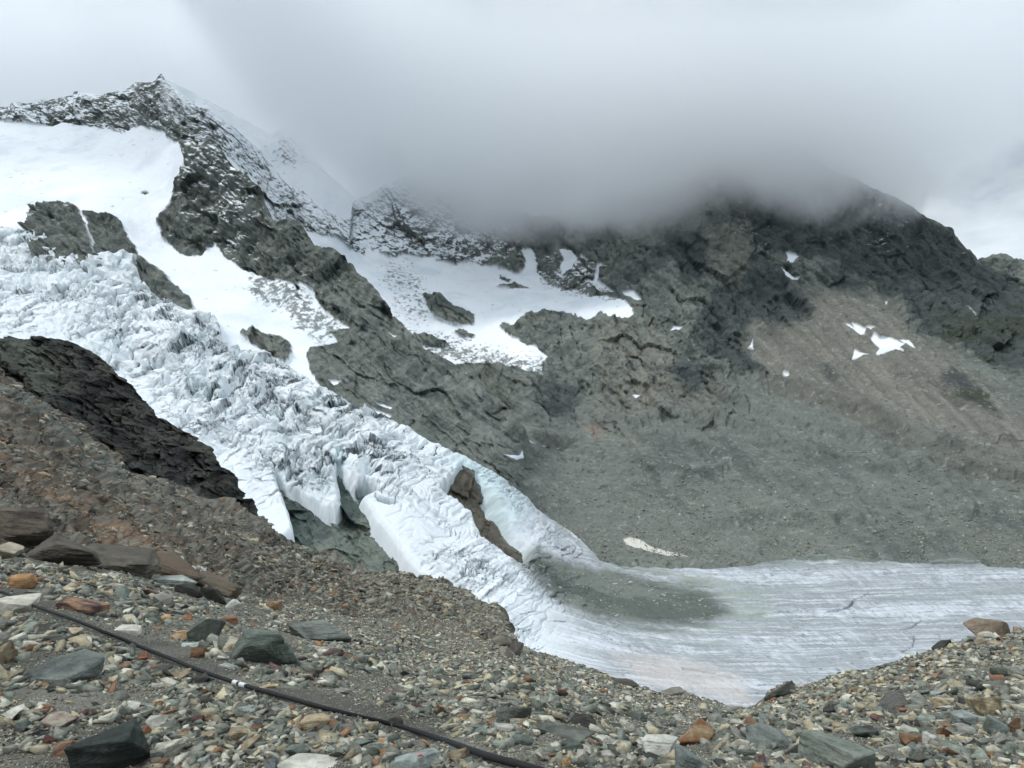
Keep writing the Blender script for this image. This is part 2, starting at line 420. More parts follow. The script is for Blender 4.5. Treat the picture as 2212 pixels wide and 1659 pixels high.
RIB = [[(1700,880),(1850,930),(2000,1010),(2100,1100)],[(1500,960),(1650,1010),(1780,1060),(1850,1120)],[(2050,1000),(2212,1030),(2400,1080)],[(1540,1136),(1650,1108),(1800,1122)],
 [(1560,850),(1700,900),(1850,940)],[(1900,900),(2050,960),(2250,1010)],[(1640,815),(1760,845),(1870,880),(2000,955),(2212,1010),(2400,1060)],[(1380,905),(1450,890),(1560,905),(1640,940),(1760,975),(1900,1010),(2000,1000)],
 [(1100,930),(1200,950),(1380,1000),(1500,1030),(1560,1010)]]

HOLE_ = [(950,1072),(975,1040),(995,1020),(1020,1036),(1050,1079),(1067,1100),(1080,1118),(1097,1150),(1112,1165),(1135,1189),(1145,1215),(1123,1224),(1087,1204),(1070,1186),(1050,1176),(1036,1166),(1023,1135),(1000,1108)]
def warp(X, Y, P, amp=5.0):
    s1 = fbm(P, 60, 4, 3); s2 = fbm(P, 60, 4, 9); s3 = fbm(P, 12, 3, 5); s4 = fbm(P, 12, 3, 6)
    return X + amp * s1 + amp * 0.7 * s3, Y + amp * 0.8 * s2 + amp * 0.6 * s4

def finish_far(name, X, Y, P, zone, label):
    nrm = grid_normals(P)
    if (nrm[..., 1].mean() > 0): nrm = -nrm
    wx, wy = warp(X, Y, P)
    snow = np.zeros(X.shape)
    # ---- snow layout
    up = sdist(wx, wy, SNOW_UP)
    if zone == 'front' or zone == 'back':
        s = ss(-1.2, 1.2, up) * (X < 790)
        for i in ISL: s = np.minimum(s, 1 - ss(-1, 1, sdist(wx, wy, i)))
        st = ldist(wx, wy, [(176, 461), (190, 493), (200, 520), (207, 552)])
        s = np.maximum(s, ss(4.0, 2.0, st * (1 + 0.5 * fbm(P, 15, 2, 8))))
        snow = np.maximum(snow, s)
    if zone == 'back':
        s = ss(-1.2, 1.2, sdist(wx, wy, SNOW2))
        for i in ISL2: s = np.minimum(s, 1 - ss(-1, 1, sdist(wx, wy, i)))
        snow = np.maximum(snow, s * (X > 600))
    for p in (PATCH if zone != 'behind' else []) + (PATCHF if zone == 'front' else []):
        if zone == 'back' or p[0][0] > 1120 or p in PATCHF or p[0][0] < 760 or p[0][1] > 900:
            snow = np.maximum(snow, ss(-0.8, 0.8, sdist(X + (wx - X) * 0.25, Y + (wy - Y) * 0.25, p)))
    if zone == 'behind':
        snow = 1 - ss(6, -6, np.hypot((X - 640) * 0.7, (Y - 318)) - 34 + 3 * (wx - X)) * ss(0.1, -0.1, fbm(P, 25, 4, 19))
    # ---- relief
    craggy = np.ones(X.shape)
    dark = np.zeros(X.shape)
    for p in DARK: dark = np.maximum(dark, ss(-10, 10, sdist(wx + 2 * (wx - X), wy + 2 * (wy - Y), p)))
    tan = ss(-34, 26, sdist(wx + (wx - X), wy + (wy - Y), TAN))
    pale = np.zeros(X.shape)
    for p in PALE: pale = np.maximum(pale, ss(-16, 16, sdist(wx + 2 * (wx - X), wy + 2 * (wy - Y), p)))
    # smooth scree versus bedrock
    scree = ss(1080, 1180, X) * ss(880, 960, Y + 0.12 * (X - 1300) * 0 ) 
    scree = np.maximum(scree, ss(1560, 1680, X) * ss(690, 760, Y))
    scree = np.maximum(scree, ss(1100, 1180, X) * ss(930, 990, Y))
    scree = np.maximum(scree, 0.75 * ss(1290, 1340, X) * ss(620, 660, Y) * ss(700, 670, Y) * ss(1480, 1430, X))
    scree = scree * (1 - dark * (Y < 830))
    scree = np.maximum(scree, tan)
    hole_ = ss(-4, 4, sdist(X, Y, HOLE_, 30)) if zone == 'front' else 0 * X
    scree = scree * (1 - hole_)
    craggy = 1 - 0.88 * scree
    big = fbm(P, 190, 3, 1)
    rid = fbm(P, 85, 6, 2, 0.55, ridged=True)
    fine = fbm(P, 22, 4, 4, 0.6, ridged=True)
    s_w = fbm(P, 40, 4, 13)
    ribs = fbm(P, 60, 4, 11, 0.55, ridged=True, stretch=(1.6, 0.5, 0.45))
    ox, oy = wx + 3 * s_w, wy - 3 * s_w
    fa, ea = facet((ox * 0.8 + oy * 0.6) / 95.0, (oy * 0.8 - ox * 0.6) / 46.0, 501, 1.6)
    fb, eb = facet((ox * 0.62 + oy * 0.78) / 44.0, (oy * 0.62 - ox * 0.78) / 17.0, 511, 1.4)
    fc_, ec = facet((ox * 0.75 + oy * 0.6) / 17.0, (oy * 0.8 - ox * 0.6) / 6.5, 521, 1.3)
    slab = ss(0.25, -0.2, fbm(P, 170, 3, 14))
    A3 = lambda u, v: np.stack([u, v, 0 * u], -1)
    st_a = fbm(A3((oy * 0.8 - ox * 0.6) / 7.0, (ox * 0.8 + oy * 0.6) / 110.0), 1.0, 4, 16, 0.6)
    st_b = fbm(A3((oy * 0.9 + ox * 0.5) / 9.0, (ox * 0.9 - oy * 0.5) / 70.0), 1.0, 4, 17, 0.6)
    hc = craggy * (9 * rid + 10 * ribs + (1 - 0.6 * slab) * 3.0 * fine + 22 * fa + 11 * fb + (1 - 0.5 * slab) * 4.0 * fc_ - 0.8 * ss(0.10, 0, ea) - 0.5 * ss(0.08, 0, eb) * (1 - 0.4 * slab) + 10.0 * st_a + 5.0 * st_b)
    h = 6 * big + craggy * (3.5 * rid + 2.5 * ribs) + scree * (2.2 * fbm(P, 30, 4, 12) + 0.8 * fine + 9.0 * fbm(A3((X * 0.72 - Y * 0.7) / 18.0, (X * 0.7 + Y * 0.72) / 150.0), 1.0, 3, 18, 0.5) * ss(1000, 850, Y) + 6.0 * fbm(A3((Y - 0.22 * X + 30 * s_w) / 22.0, X / 200.0), 1.0, 3, 20, 0.5))
    bl = fbm(P, 9, 3, 21, 0.6)
    hc = hc + craggy * 1.8 * bl; h = h + scree * 1.3 * ss(0.15, 0.6, bl)
    for g in GULLY: h = h - 3 * ss(6, 0, ldist(wx + 2 * (wx - X), wy, g)) * (1 - snow)
    for g in RIB: h = h + 13 * ss(20, 0, ldist(wx, wy, g))
    smoothsnow = snow
    h = h * (1 - 0.90 * smoothsnow) + smoothsnow * (6.0 * fbm(P, 150, 2, 15) + 1.6 * fbm(P, 30, 4, 22, 0.6))
    dsc = np.clip(P[..., 1] / 1500.0, 0.5, 1.3)
    h = h * dsc; worn = ss(640, 720, X) * ss(1340, 1240, X) * ss(680, 760, Y) * ss(1040, 960, Y) * (zone == 'front') + ss(1080, 1140, X) * ss(1320, 1240, X) * ss(670, 720, Y) * ss(960, 900, Y) * (zone == 'back')
    hc = hc * dsc * (1 - 0.95 * snow) * 0.62 * (1 - 0.35 * np.clip(worn, 0, 1))
    h = h - 14 * ss(0.0, 0.5, sdist(X, Y, [(-400,520),(300,600),(640,830),(1000,1020),(1250,1200),(2600,1250),(2600,1800),(-400,1800)]) / 60.0) * (zone == 'front')
    if zone == 'back': h = h * (0.2 + 0.8 * ss(0, 40, Y - yP(X))); hc = hc * (0.35 + 0.65 * ss(0, 30, Y - yP(X)))
    out_ = nrm * 0.25 + np.array([0.0, -1.0, 0.12]); out_ /= np.linalg.norm(out_, axis=-1, keepdims=True)
    Q = P + nrm * h[..., None] + out_ * hc[..., None]
    n2 = grid_normals(Q)
    if (n2[..., 1].mean() > 0): n2 = -n2
    nz = n2[..., 2] - nrm[..., 2] * 0.85 + 0.42
    # ---- colours
    t = fbm(P, 70, 5, 31) ; t2 = fbm(P, 18, 4, 32)
    c = blend(np.broadcast_to(col(88, 95, 91), X.shape + (3,)).copy(), col(120, 125, 118), ss(-0.35, 0.5, t + 0.6 * st_a))
    c = blend(c, col(98, 96, 88), 0.25 * ss(0.1, 0.5, fbm(P, 120, 4, 33)))
    fr = fbm(P, 26, 5, 35, 0.62, ridged=True, stretch=(1.3, 0.6, 0.6)); fr2 = fbm(P, 9, 3, 36, 0.6)
    c = blend(c, col(76, 82, 79), craggy * 0.5 * ss(700, 560, Y) * (X < 900))
    c = blend(c, col(44, 49, 49), craggy * 0.8 * ss(0.0, -0.45, fr * 0.6 + 0.6 * st_a + 0.2 * fr2))
    c = blend(c, col(140, 144, 134), craggy * 0.5 * ss(0.15, 0.5, fr * 0.6 + 0.7 * st_b + 0.2 * fr2))
    c = blend(c, col(60, 66, 65), craggy * 0.15 * ss(0.07, 0.01, eb) * ss(-0.2, 0.2, t2)); c = blend(c, col(48, 54, 54), craggy * 0.45 * ss(0.10, 0.02, ec) * (1 - slab))  # crack lines painted darker, adding shade to the relief through colour
    low_ = ss(880, 1000, Y) * ss(1000, 940, X) * (zone == 'front')
    c = blend(c, col(78, 90, 86), low_ * 0.8); c = blend(c, col(128, 134, 124), low_ * 0.6 * ss(0.1, 0.5, fr)); c = blend(c, col(46, 54, 54), low_ * 0.7 * ss(0, -0.4, fr))
    # valley side: grey green rubble
    sc_ = ss(1080, 1250, X) * ss(780, 900, Y)
    fall = fbm(A3((X * 0.72 - Y * 0.7) / 16.0, (X * 0.7 + Y * 0.72) / 170.0), 1.0, 5, 38, 0.6)
    hor = fbm(A3((Y - 0.22 * X + 30 * s_w) / 16.0, (X) / 190.0), 1.0, 4, 39, 0.6)
    lg = fbm(P, 260, 4, 40)
    c = blend(c, col(118, 122, 116), sc_ * 0.88)
    c = blend(c, col(78, 85, 82), sc_ * 0.6 * ss(-0.1, 0.4, 0.7 * lg + 0.8 * hor + 0.6 * fall))
    c = blend(c, col(128, 132, 124), sc_ * 0.55 * ss(0.0, 0.5, hor * 0.8 - lg * 0.6))
    c = blend(c, col(116, 110, 100), sc_ * 0.5 * ss(0.0, 0.5, -lg + 0.5 * fall) * ss(1050, 850, Y))
    c = blend(c, col(122, 120, 111), tan * 0.9 * (0.85 + 0.3 * t)); c = blend(c, col(98, 98, 92), tan * 0.6 * ss(0, 0.5, fall)); c = blend(c, col(146, 142, 132), tan * 0.5 * ss(0.05, 0.5, -fall))
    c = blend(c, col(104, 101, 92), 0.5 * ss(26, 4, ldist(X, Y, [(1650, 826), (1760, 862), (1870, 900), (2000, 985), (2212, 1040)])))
    c = blend(c, col(134, 133, 122), pale * 0.7 * ss(-0.4, 0.3, t2))
    c = blend(c, col(58, 65, 67), dark * (0.72 + 0.25 * t))
    c = blend(c, col(66, 72, 58), 0.8 * dark * ss(1980, 2080, X) * ss(640, 720, Y) * ss(-0.2, 0.3, fbm(P, 60, 3, 41)))
    c = blend(c, col(150, 110, 90), 0.35 * ss(30, 0, np.hypot(X - 1285, Y - 930)))
    # pale boulders strewn on the scree
    c = blend(c, col(150, 156, 150), scree * ss(0.30, 0.6, bl) * 0.75)
    sb = fbm(P, 4.5, 3, 37, 0.7); c = blend(c, col(150, 156, 150), scree * ss(0.34, 0.6, sb) * 0.4); c = blend(c, col(70, 76, 73), scree * ss(-0.3, -0.55, sb) * 0.6)
    c = blend(c, col(96, 88, 76), 0.8 * ss(-3, 3, sdist(X, Y, HOLE_, 20))); c = blend(c, col(56, 50, 44), 0.7 * ss(-3, 3, sdist(X, Y, HOLE_, 20)) * ss(0.1, -0.3, fr))
    c = blend(c, col(60, 64, 62), scree * ss(-0.40, -0.65, bl) * 0.6)
    # dirty rims of the snow and thin snow on ledges
    dust = np.zeros(X.shape)
    if zone in ('back', 'behind'):
        dust = 0.56 * ss(480, 330, X) + 0.85 * ss(330, 480, X) * ss(1180, 1060, X) - 0.25 * ss(760, 900, X) * ss(1180, 1060, X)
        dust = np.where(X > 1200, 0.04 * ss(640, 520, Y) , dust)
        dust = dust * ss(620, 560, Y)
        dust = np.maximum(dust, 0.55 * ss(70, 20, np.hypot((X - 1230) * 0.6, Y - 595)))
    if zone == 'front':
        dust = 0.30 * ss(430, 330, Y) + 0.12 * ss(700, 500, Y) * (X < 800)
    dd = nz * 0.9 + 0.75 * fbm(P, 13, 4, 51, 0.65, stretch=(0.75, 0.75, 1.5)) * 0.75 + 0.35 * st_b + 0.35 * fbm(P, 70, 3, 52)
    dsn = ss(0.95, 1.15, dd + dust * 1.05) * (dust > 0.02)
    snowt = np.maximum(snow, dsn)
    # rubble melting out of the snow
    dirt = np.zeros(X.shape)
    dirt = np.maximum(dirt, 0.9 * ss(-30, 10, -ldist(X, Y, [(570, 615), (640, 660), (700, 710)]) + 20))
    dirt = np.maximum(dirt, 0.85 * ss(45, 5, ldist(X, Y, [(890, 742), (1000, 762), (1090, 785), (1160, 800)])) * (zone == 'back'))
    dirt = np.maximum(dirt, 0.8 * ss(22, 5, ldist(X, Y, [(1180, 600), (1240, 622), (1330, 640)])))
    dirt = np.maximum(dirt, 0.55 * ss(60, 10, ldist(X, Y, [(860, 600), (900, 660)])) * (zone == 'back'))
    dn = fbm(P, 9, 4, 61, 0.7, stretch=(1, 0.5, 1.6))
    dirtm = ss(0.35, 0.6, dn + 0.62 * dirt) * (dirt > 0.05)
    snowt = snowt * (1 - dirtm * 0.85)
    speck = ss(0.52, 0.62, fbm(P, 16, 4, 62, 0.6, stretch=(0.6, 1, 1.8)))
    sncol = np.broadcast_to(col(238, 242, 246), X.shape + (3,))
    sncol = blend(sncol, col(206, 216, 222), ss(-0.1, 0.5, fbm(P, 90, 4, 63)) * 0.5)
    sncol = blend(sncol, col(130, 135, 135), speck * 0.5)
    sncol = blend(sncol, col(208, 203, 194), ss(30, 15, ldist(X, Y, [(1344, 1172), (1400, 1185), (1488, 1203)])))
    c = blend(c, sncol, snowt)
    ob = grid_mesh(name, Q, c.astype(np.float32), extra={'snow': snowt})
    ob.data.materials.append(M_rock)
    structure(ob, label)
    return ob, Q

# front range, its ridge and the valley side
X, Y, P = strip(flat, yR, -300, 2560, 1500, 760, Df, back=10, backstep=0.006)
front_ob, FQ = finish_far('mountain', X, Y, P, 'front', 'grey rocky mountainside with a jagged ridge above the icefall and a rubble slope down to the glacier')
XF, YF, PF = X, Y, P
X, Y, P = strip(yR, yP, -300, 2560, 1500, 330, Db, back=8, backstep=0.01)
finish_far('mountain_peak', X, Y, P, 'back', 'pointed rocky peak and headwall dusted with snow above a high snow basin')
y3lo = curve([(300, 230), (351, 200), (437, 260), (600, 410), (737, 520), (820, 560)])
y3hi = curve([(300, 175), (345, 172), (360, 172), (430, 206), (520, 254), (585, 290), (605, 276), (630, 280), (655, 300), (680, 345), (720, 385), (760, 420), (820, 470)])
X, Y, P = strip(y3lo, y3hi, 345, 820, 380, 130, lambda x, y: 2980 + 0 * x + (500 - y) * 0.5, back=6, backstep=0.01)
finish_far('snow_slope', X, Y, P, 'behind', 'steep snow slope falling away behind the peak into the cloud')
y4lo = curve([(2000, 760), (2700, 760)])
y4hi = curve([(2000, 620), (2090, 580), (2119, 559), (2132, 558), (2145, 553), (2168, 553), (2184, 565), (2200, 563), (2212, 562), (2260, 550), (2400, 600), (2700, 640)])
X, Y, P = strip(y4lo, y4hi, 2040, 2660, 260, 130, lambda x, y: 4300 + 0 * x + (760 - y) * 3, back=6, backstep=0.01)
finish_far('distant_mountain', X, Y, P, 'far', 'distant brown rocky peak at the right edge behind the dark mountain')

# ================================================================== GLACIER
ICE = [(-400,478),(0,483),(30,487),(50,493),(73,487),(100,503),(123,523),(130,540),(147,547),(167,547),(200,550),(233,547),(263,540),(287,547),(302,557),(297,577),(307,603),(327,623),
 (337,643),(367,660),(383,665),(430,675),(467,691),(480,718),(483,745),(517,758),(567,771),(617,785),(650,801),(693,835),(737,855),(760,875),(803,892),(857,915),(903,942),(953,965),
 (1003,989),(1037,1009),(1070,1029),(1103,1059),(1137,1085),(1157,1109),(1187,1129),(1220,1145),(1247,1165),(1277,1195),(1300,1219),(1340,1230),(1524,1237),(1594,1231),(1674,1215),
 (1774,1205),(1860,1212),(1944,1221),(1975,1219),(2058,1213),(2118,1219),(2135,1233),(2212,1236),(2560,1240),(2560,1755),(1070,1755),(1060,1340),(1037,1315),(1000,1282),(953,1269),(910,1255),(870,1219),(837,1172),
 (803,1129),(783,1092),(772,1072),(757,1052),(730,1012),(727,1022),(737,1062),(740,1089),(727,1112),(707,1106),(667,1081),(617,1058),(597,1030),(617,1081),(633,1125),(640,1165),(600,1200),(-400,1200)]
HOLE = [(957,1072),(975,1045),(995,1026),(1020,1042),(1047,1079),(1067,1105),(1080,1122),(1097,1152),(1110,1165),(1133,1189),(1140,1215),(1123,1221),(1087,1199),(1070,1182),(1053,1172),(1040,1162),
 (1027,1135),(1020,1112),(1003,1105),(987,1089)]
DEB = [(1122,1222),(1150,1219),(1170,1232),(1237,1252),(1303,1262),(1340,1262),(1407,1281),(1457,1294),(1520,1304),(1570,1338),(1530,1364),(1475,1370),(1404,1369),(1337,1359),(1287,1343),(1237,1323),(1184,1296),(1154,1266)]
gy0 = curve([(-400, 1200), (600, 1210), (1050, 1760), (2800, 1760)])
gy1 = curve([(-400, 468), (150, 520), (300, 530), (480, 670), (700, 815), (1000, 970), (1150, 1080), (1300, 1190), (1500, 1200), (2700, 1190)])
def Dg(x, y): return D1(x, y)
X, Y, P = strip(gy0, gy1, -300, 2560, 1750, 900, Dg, back=0)
nrm = grid_normals(P)
if nrm[..., 1].mean() > 0: nrm = -nrm
wx, wy = warp(X, Y, P, 2.5)
edge = np.minimum(sdist(wx, wy, ICE), -sdist(wx, wy, HOLE))
S = P[..., 1] / F     # metres per frame unit
# how broken the ice is: 0 smooth, 1 chaos
rough_pts = [(0,500,.9),(0,560,.9),(150,600,1),(300,600,1),(60,700,.45),(160,700,.5),(300,720,1),(420,760,1),(250,820,.6),(330,900,.45),(500,850,1),(640,900,1),(420,950,.55),(540,960,.6),(560,1060,.4),(650,1020,.9),
 (730,950,1),(800,960,1),(900,950,.35),(1000,1000,.35),(880,1030,1),(820,1120,.18),(860,1180,.2),(930,1150,.5),(980,1250,.7),(1060,1270,.6),(1100,1050,.6),(1150,1130,.5),(1130,1330,.55),(1200,1380,.25),(1250,1180,.3),
 (1300,1230,.2),(1400,1260,.1),(1600,1400,.08),(1900,1350,.05),(2300,1400,.05),(1500,1500,.1),(1000,1350,.6),(-400,700,.8),(1300,1420,.15),(1700,1230,.1)]
rr = rbf_fit([(a, b, math.exp(c)) for a, b, c in rough_pts], 1e-3)
RG = np.clip(np.log(rr(X, Y)), 0.02, 1)
# flow frame: s along the flow, w across it (metres, on the ice surface)
ang = np.interp(X, [0, 700, 1100, 1350, 2300], [math.radians(38), math.radians(40), math.radians(42), math.radians(12), math.radians(2)])
U = X * 0.8; Vv = (Y - 0.0) * 1.25
su = (U * math.cos(0.72) + Vv * math.sin(0.72)); sw = (-U * math.sin(0.72) + Vv * math.cos(0.72))
wn1 = fbm(P, 90, 3, 71); wn2 = fbm(P, 90, 3, 72); wn3 = fbm(P, 20, 3, 73); wn4 = fbm(P, 20, 3, 74)
a_ = su + 26 * wn1 + 6 * wn3; b_ = sw + 26 * wn2 + 6 * wn4
f1, f2, id1, id1b = voronoi(a_ / 17.0, b_ / 30.0, 5)           # transverse seracs
g1, g2, id2, id2b = voronoi(a_ / 8.0 + 9, b_ / 11.0, 15)
k1, k2, id3, id3b = voronoi(X / 3.6 + 2 * wn3, Y / 3.2 + 2 * wn4, 25)
crack = ss(0.20, 0.0, f2 - f1); crack2 = ss(0.25, 0.0, g2 - g1); crack3 = ss(0.3, 0.0, k2 - k1)
patch = ss(-0.25, 0.35, fbm(P, 55, 4, 75))
tilt1 = (a_ / 17.0 - np.floor(a_ / 17.0))
bands = np.sin(a_ / 9.0 + 3 * wn1) 
big_ = fbm(P, 120, 3, 76)
icefall = ss(0.2, 0.7, RG)
h = 9 + 8 * big_ * icefall
A3 = lambda u, v: np.stack([u, v, 0 * u], -1)
z1 = fbm(A3(a_ / 34.0, b_ / 70.0), 1.0, 3, 301, 0.5); z2 = fbm(A3((a_ * 0.6 + b_ * 0.8) / 60.0, (b_ * 0.6 - a_ * 0.8) / 24.0), 1.0, 3, 302, 0.5)
z3 = fbm(A3(a_ / 17.0, b_ / 30.0), 1.0, 3, 303, 0.5); z4 = fbm(A3(X / 9.0, Y / 6.0), 1.0, 4, 304, 0.65)
v1 = ss(0.10, 0.0, np.abs(z1)); v2 = ss(0.09, 0.0, np.abs(z2)) * patch; v3 = ss(0.14, 0.0, np.abs(z3)) * patch
calm = ss(0.25, -0.25, fbm(P, 80, 3, 305))
act = RG * (1 - 0.75 * calm) * (1 - 0.4 * ss(980, 1100, Y))
stepz = np.floor(z1 * 5 + 0.8 * z3) * 0.5 * (1 - 0.75 * ss(960, 1080, Y))
h = h + RG * (3.0 * stepz * (1 - 0.5 * calm)) + act * (2.4 * z3 + 1.6 * z4 + 1.2 * (id2 - 0.5) + 0.5 * patch * (id3 - 0.5))
i1, j1 = facet(a_ / 20.0, b_ / 36.0, 601, 1.5); i2, j2 = facet(a_ / 9.0 + 3, b_ / 15.0, 611, 1.4); i3, j3 = facet((X + 6 * wn3) / 4.6, (Y + 5 * wn4) / 3.4, 621, 1.3)
fls = fbm(A3(b_ / 9.0, a_ / 120.0), 1.0, 4, 306, 0.6)
h = h + act * (4.5 * i1 + 2.2 * i2 * patch + 0.6 * i3 * patch) + (1 - act) * icefall * 1.6 * fls
ho = act * (7.5 * i1 + 5.5 * i2 * patch + 3.2 * i3 * patch - 4.0 * ss(0.09, 0, j1) - 3.0 * ss(0.1, 0, j2) * patch + 2.0 * z4 + 3.0 * z3) + (1 - 0.6 * act) * icefall * 4.5 * fls
h = h - RG * 6.0 * v1 * (1 - 0.6 * ss(960, 1080, Y)) - act * (5.0 * v2 + 2.4 * v3)
crack = np.clip(v1 * 0.6 + v2, 0, 1); crack2 = v3
h = h + (1 - RG) * 0.8 * fbm(P, 20, 4, 78)
# long thin crevasses on the smoother parts
cv = fbm(np.stack([a_ / 5.5, b_ / 42.0, 0 * a_], -1), 1.0, 2, 79)
cm = ss(0.07, 0.0, np.abs(cv)) * ss(-0.05, 0.25, fbm(P, 70, 3, 80)) * icefall
h = h - 7 * cm * ss(0.25, 0.5, RG)
# tongue: shallow ogive ridges and fine streaks
tng = ss(1120, 1350, X)
A3 = lambda u, v: np.stack([u, v, 0 * u], -1)
psi0 = ldist(X, Y, [(700,800),(900,960),(1050,1120),(1130,1225),(1200,1285),(1350,1325),(1500,1342),(1700,1345),(2000,1338),(2600,1330)], 500)
fl = Y + 0.25 * (X - 1400) * ss(1900, 1300, X) * ss(1250, 1450, Y)
h = h + tng * (0.5 * fbm(A3(psi0 / 3.0, X / 120.0), 1.0, 3, 93) + 0.9 * fbm(np.stack([X / 9.0, Y / 5.0, 0 * X], -1), 1.0, 4, 81, 0.6) + 0.7 * fbm(np.stack([X / 30.0 - Y / 14.0, Y / 90.0, 0 * X], -1), 1.0, 3, 82))
h = h * np.clip(P[..., 1] / 950.0, 0.7, 1.25)
# cave under the snout and channels
cave = [(780,1068),(800,1060),(815,1072),(800,1078)]
h = h - 26 * ss(-6, 6, sdist(X, Y, [(766,1060),(785,1052),(806,1058),(812,1070),(790,1080),(772,1078)])) - 20 * ss(-3, 4, sdist(X, Y, [(808,1085),(822,1090),(858,1100),(838,1106),(818,1100)]))
h = h - 16 * ss(6, 0, ldist(X, Y, [(1420, 1345), (1400, 1340)])) * 0
h = h * ss(-2, 16, edge + 3 * wn4) + ss(7, -5, edge + 2 * wn3) * -16
for ln, wd, dp in (([(1845,1318),(1838,1328),(1820,1338),(1790,1342)], 2.2, 5), ([(1845,1318),(1870,1308),(1900,1303)], 1.3, 2.5), ([(1680,1345),(1790,1342)], 1.0, 2.5), ([(1660,1330),(1820,1330)], 1.0, 2),
    ([(1990,1361),(1970,1375),(1945,1380)], 1.3, 2.5), ([(1620,1350),(1740,1338),(1760,1350)], 1.2, 2),([(1975,1395),(1972,1420),(1950,1430)], 1.0, 2), ([(1474,1465),(1540,1475),(1600,1490)], 1.4, 3)):
    h = h - dp * ss(wd + 0.8, 0.2, ldist(X + 3 * wn3, Y + 2 * wn4, ln))
Q = P + nrm * h[..., None] + np.array([0, 0, 0.4]) * h[..., None] + np.array([0, -1.0, 0.1]) * (ho * np.clip(P[..., 1] / 950.0, 0.7, 1.25) * ss(0, 14, edge))[..., None]
c = np.broadcast_to(col(228, 233, 236), X.shape + (3,)).copy()
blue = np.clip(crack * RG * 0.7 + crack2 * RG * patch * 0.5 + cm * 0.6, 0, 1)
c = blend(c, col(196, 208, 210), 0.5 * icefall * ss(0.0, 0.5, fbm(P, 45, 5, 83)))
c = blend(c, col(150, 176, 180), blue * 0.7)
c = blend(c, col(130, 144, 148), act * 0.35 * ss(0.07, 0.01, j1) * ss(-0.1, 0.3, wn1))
c = blend(c, col(168, 174, 174), 0.5 * icefall * ss(0.1, 0.45, fls))
c = blend(c, col(165, 170, 168), 0.6 * RG * ss(0.30, 0.55, fbm(P, 12, 5, 84, 0.65)))
# tongue colour
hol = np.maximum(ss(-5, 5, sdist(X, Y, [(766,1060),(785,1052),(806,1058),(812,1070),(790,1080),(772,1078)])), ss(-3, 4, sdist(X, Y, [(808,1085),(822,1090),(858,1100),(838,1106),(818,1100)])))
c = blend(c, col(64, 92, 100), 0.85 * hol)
c = blend(c, col(150, 184, 188), 0.5 * ss(40, 5, np.hypot(X - 735, (Y - 985) * 0.7)) * ss(-0.2, 0.3, wn3)); c = blend(c, col(170, 200, 202), 0.45 * ss(60, 10, ldist(X, Y, [(1010, 1010), (1060, 1080), (1100, 1120)])))
FLOW = [(700,800),(900,960),(1050,1120),(1130,1225),(1200,1285),(1350,1325),(1500,1342),(1700,1345),(2000,1338),(2600,1330)]
psi = ldist(X, Y, FLOW, 500) * np.where(Y > np.interp(X, [q[0] for q in FLOW], [q[1] for q in FLOW]), 1, -1)
st = fbm(A3(psi / 6.0 + 1.5 * wn3, X / 120.0), 1.0, 5, 85, 0.6)
stb = fbm(A3(psi / 26.0 + 0.6 * wn3, X / 420.0), 1.0, 4, 89, 0.55)
st2 = fbm(A3((X - 1.3 * Y) / 10.0 + wn4, (Y + 0.35 * X) / 30.0), 1.0, 5, 86, 0.62)
tc_ = blend(np.broadcast_to(col(156, 161, 166), X.shape + (3,)), col(200, 204, 210), ss(-0.35, 0.35, st2 * 0.6 + st * 0.4 + stb * 0.7))
tc_ = blend(tc_, col(134, 141, 140), 0.65 * ss(0.02, 0.4, st))
tc_ = blend(tc_, col(150, 153, 152), 0.35 * ss(0.0, 0.5, -stb))
fine_l = fbm(A3(psi / 2.0 + 0.8 * wn3, X / 130.0), 1.0, 3, 91, 0.6)
tc_ = blend(tc_, col(126, 132, 134), 0.55 * ss(0.05, 0.4, fine_l)); tc_ = blend(tc_, col(222, 226, 232), 0.5 * ss(0.05, 0.4, -fine_l))
dia = fbm(A3((X - 1.5 * Y) / 3.5 + wn4, (Y + 0.35 * X) / 45.0), 1.0, 3, 92, 0.6)
tc_ = blend(tc_, col(134, 140, 142), 0.45 * ss(0.1, 0.45, dia) * ss(1350, 1550, X))
tc_ = blend(tc_, col(112, 119, 117), 0.7 * ss(0.36, 0.55, fbm(P, 5, 4, 88)))
crv = fbm(A3(psi / 5.0 + 2 * wn3, X / 60.0 + wn4), 1.0, 2, 90)
tc_ = blend(tc_, col(112, 120, 124), 0.7 * ss(0.05, 0.0, np.abs(crv)) * ss(0.0, 0.3, fbm(P, 45, 3, 98)))
c = blend(c, tc_, ss(1060, 1260, X - 0.3 * (Y - 1200)) * 0.95)
dd_ = sdist(wx + 2 * (wx - X), wy + (wy - Y), DEB)
near = ss(-60, 0, dd_) * ss(1180, 1320, X)
c = blend(c, col(150, 158, 150), 0.55 * near * ss(-0.4, 0.3, st))
c = blend(c, col(150, 158, 148), 0.75 * ss(-0.2, 0.3, st + 0.3 * st2) * ss(60, 10, ldist(X, Y, [(1350, 1290), (1500, 1290), (1640, 1330), (1560, 1380)])))
c = blend(c, col(150, 156, 150), 0.6 * ss(22, 4, ldist(X, Y, [(1160,1120),(1230,1180),(1330,1235),(1440,1250)])) * ss(-0.3, 0.3, st))
c = blend(c, col(150, 156, 152), 0.7 * ss(1560, 1620, X) * ss(1236, 1228, Y))
deb = ss(-26, 16, dd_ + 6 + 14 * st * ss(1200, 1400, X) + 8 * stb - 4 * ss(1400, 1600, X))
c = blend(c, col(118, 126, 120), 0.8 * ss(1330, 1480, X) * ss(1262, 1236, Y + 14 * st) * ss(-0.35, 0.2, st + 0.5 * stb))
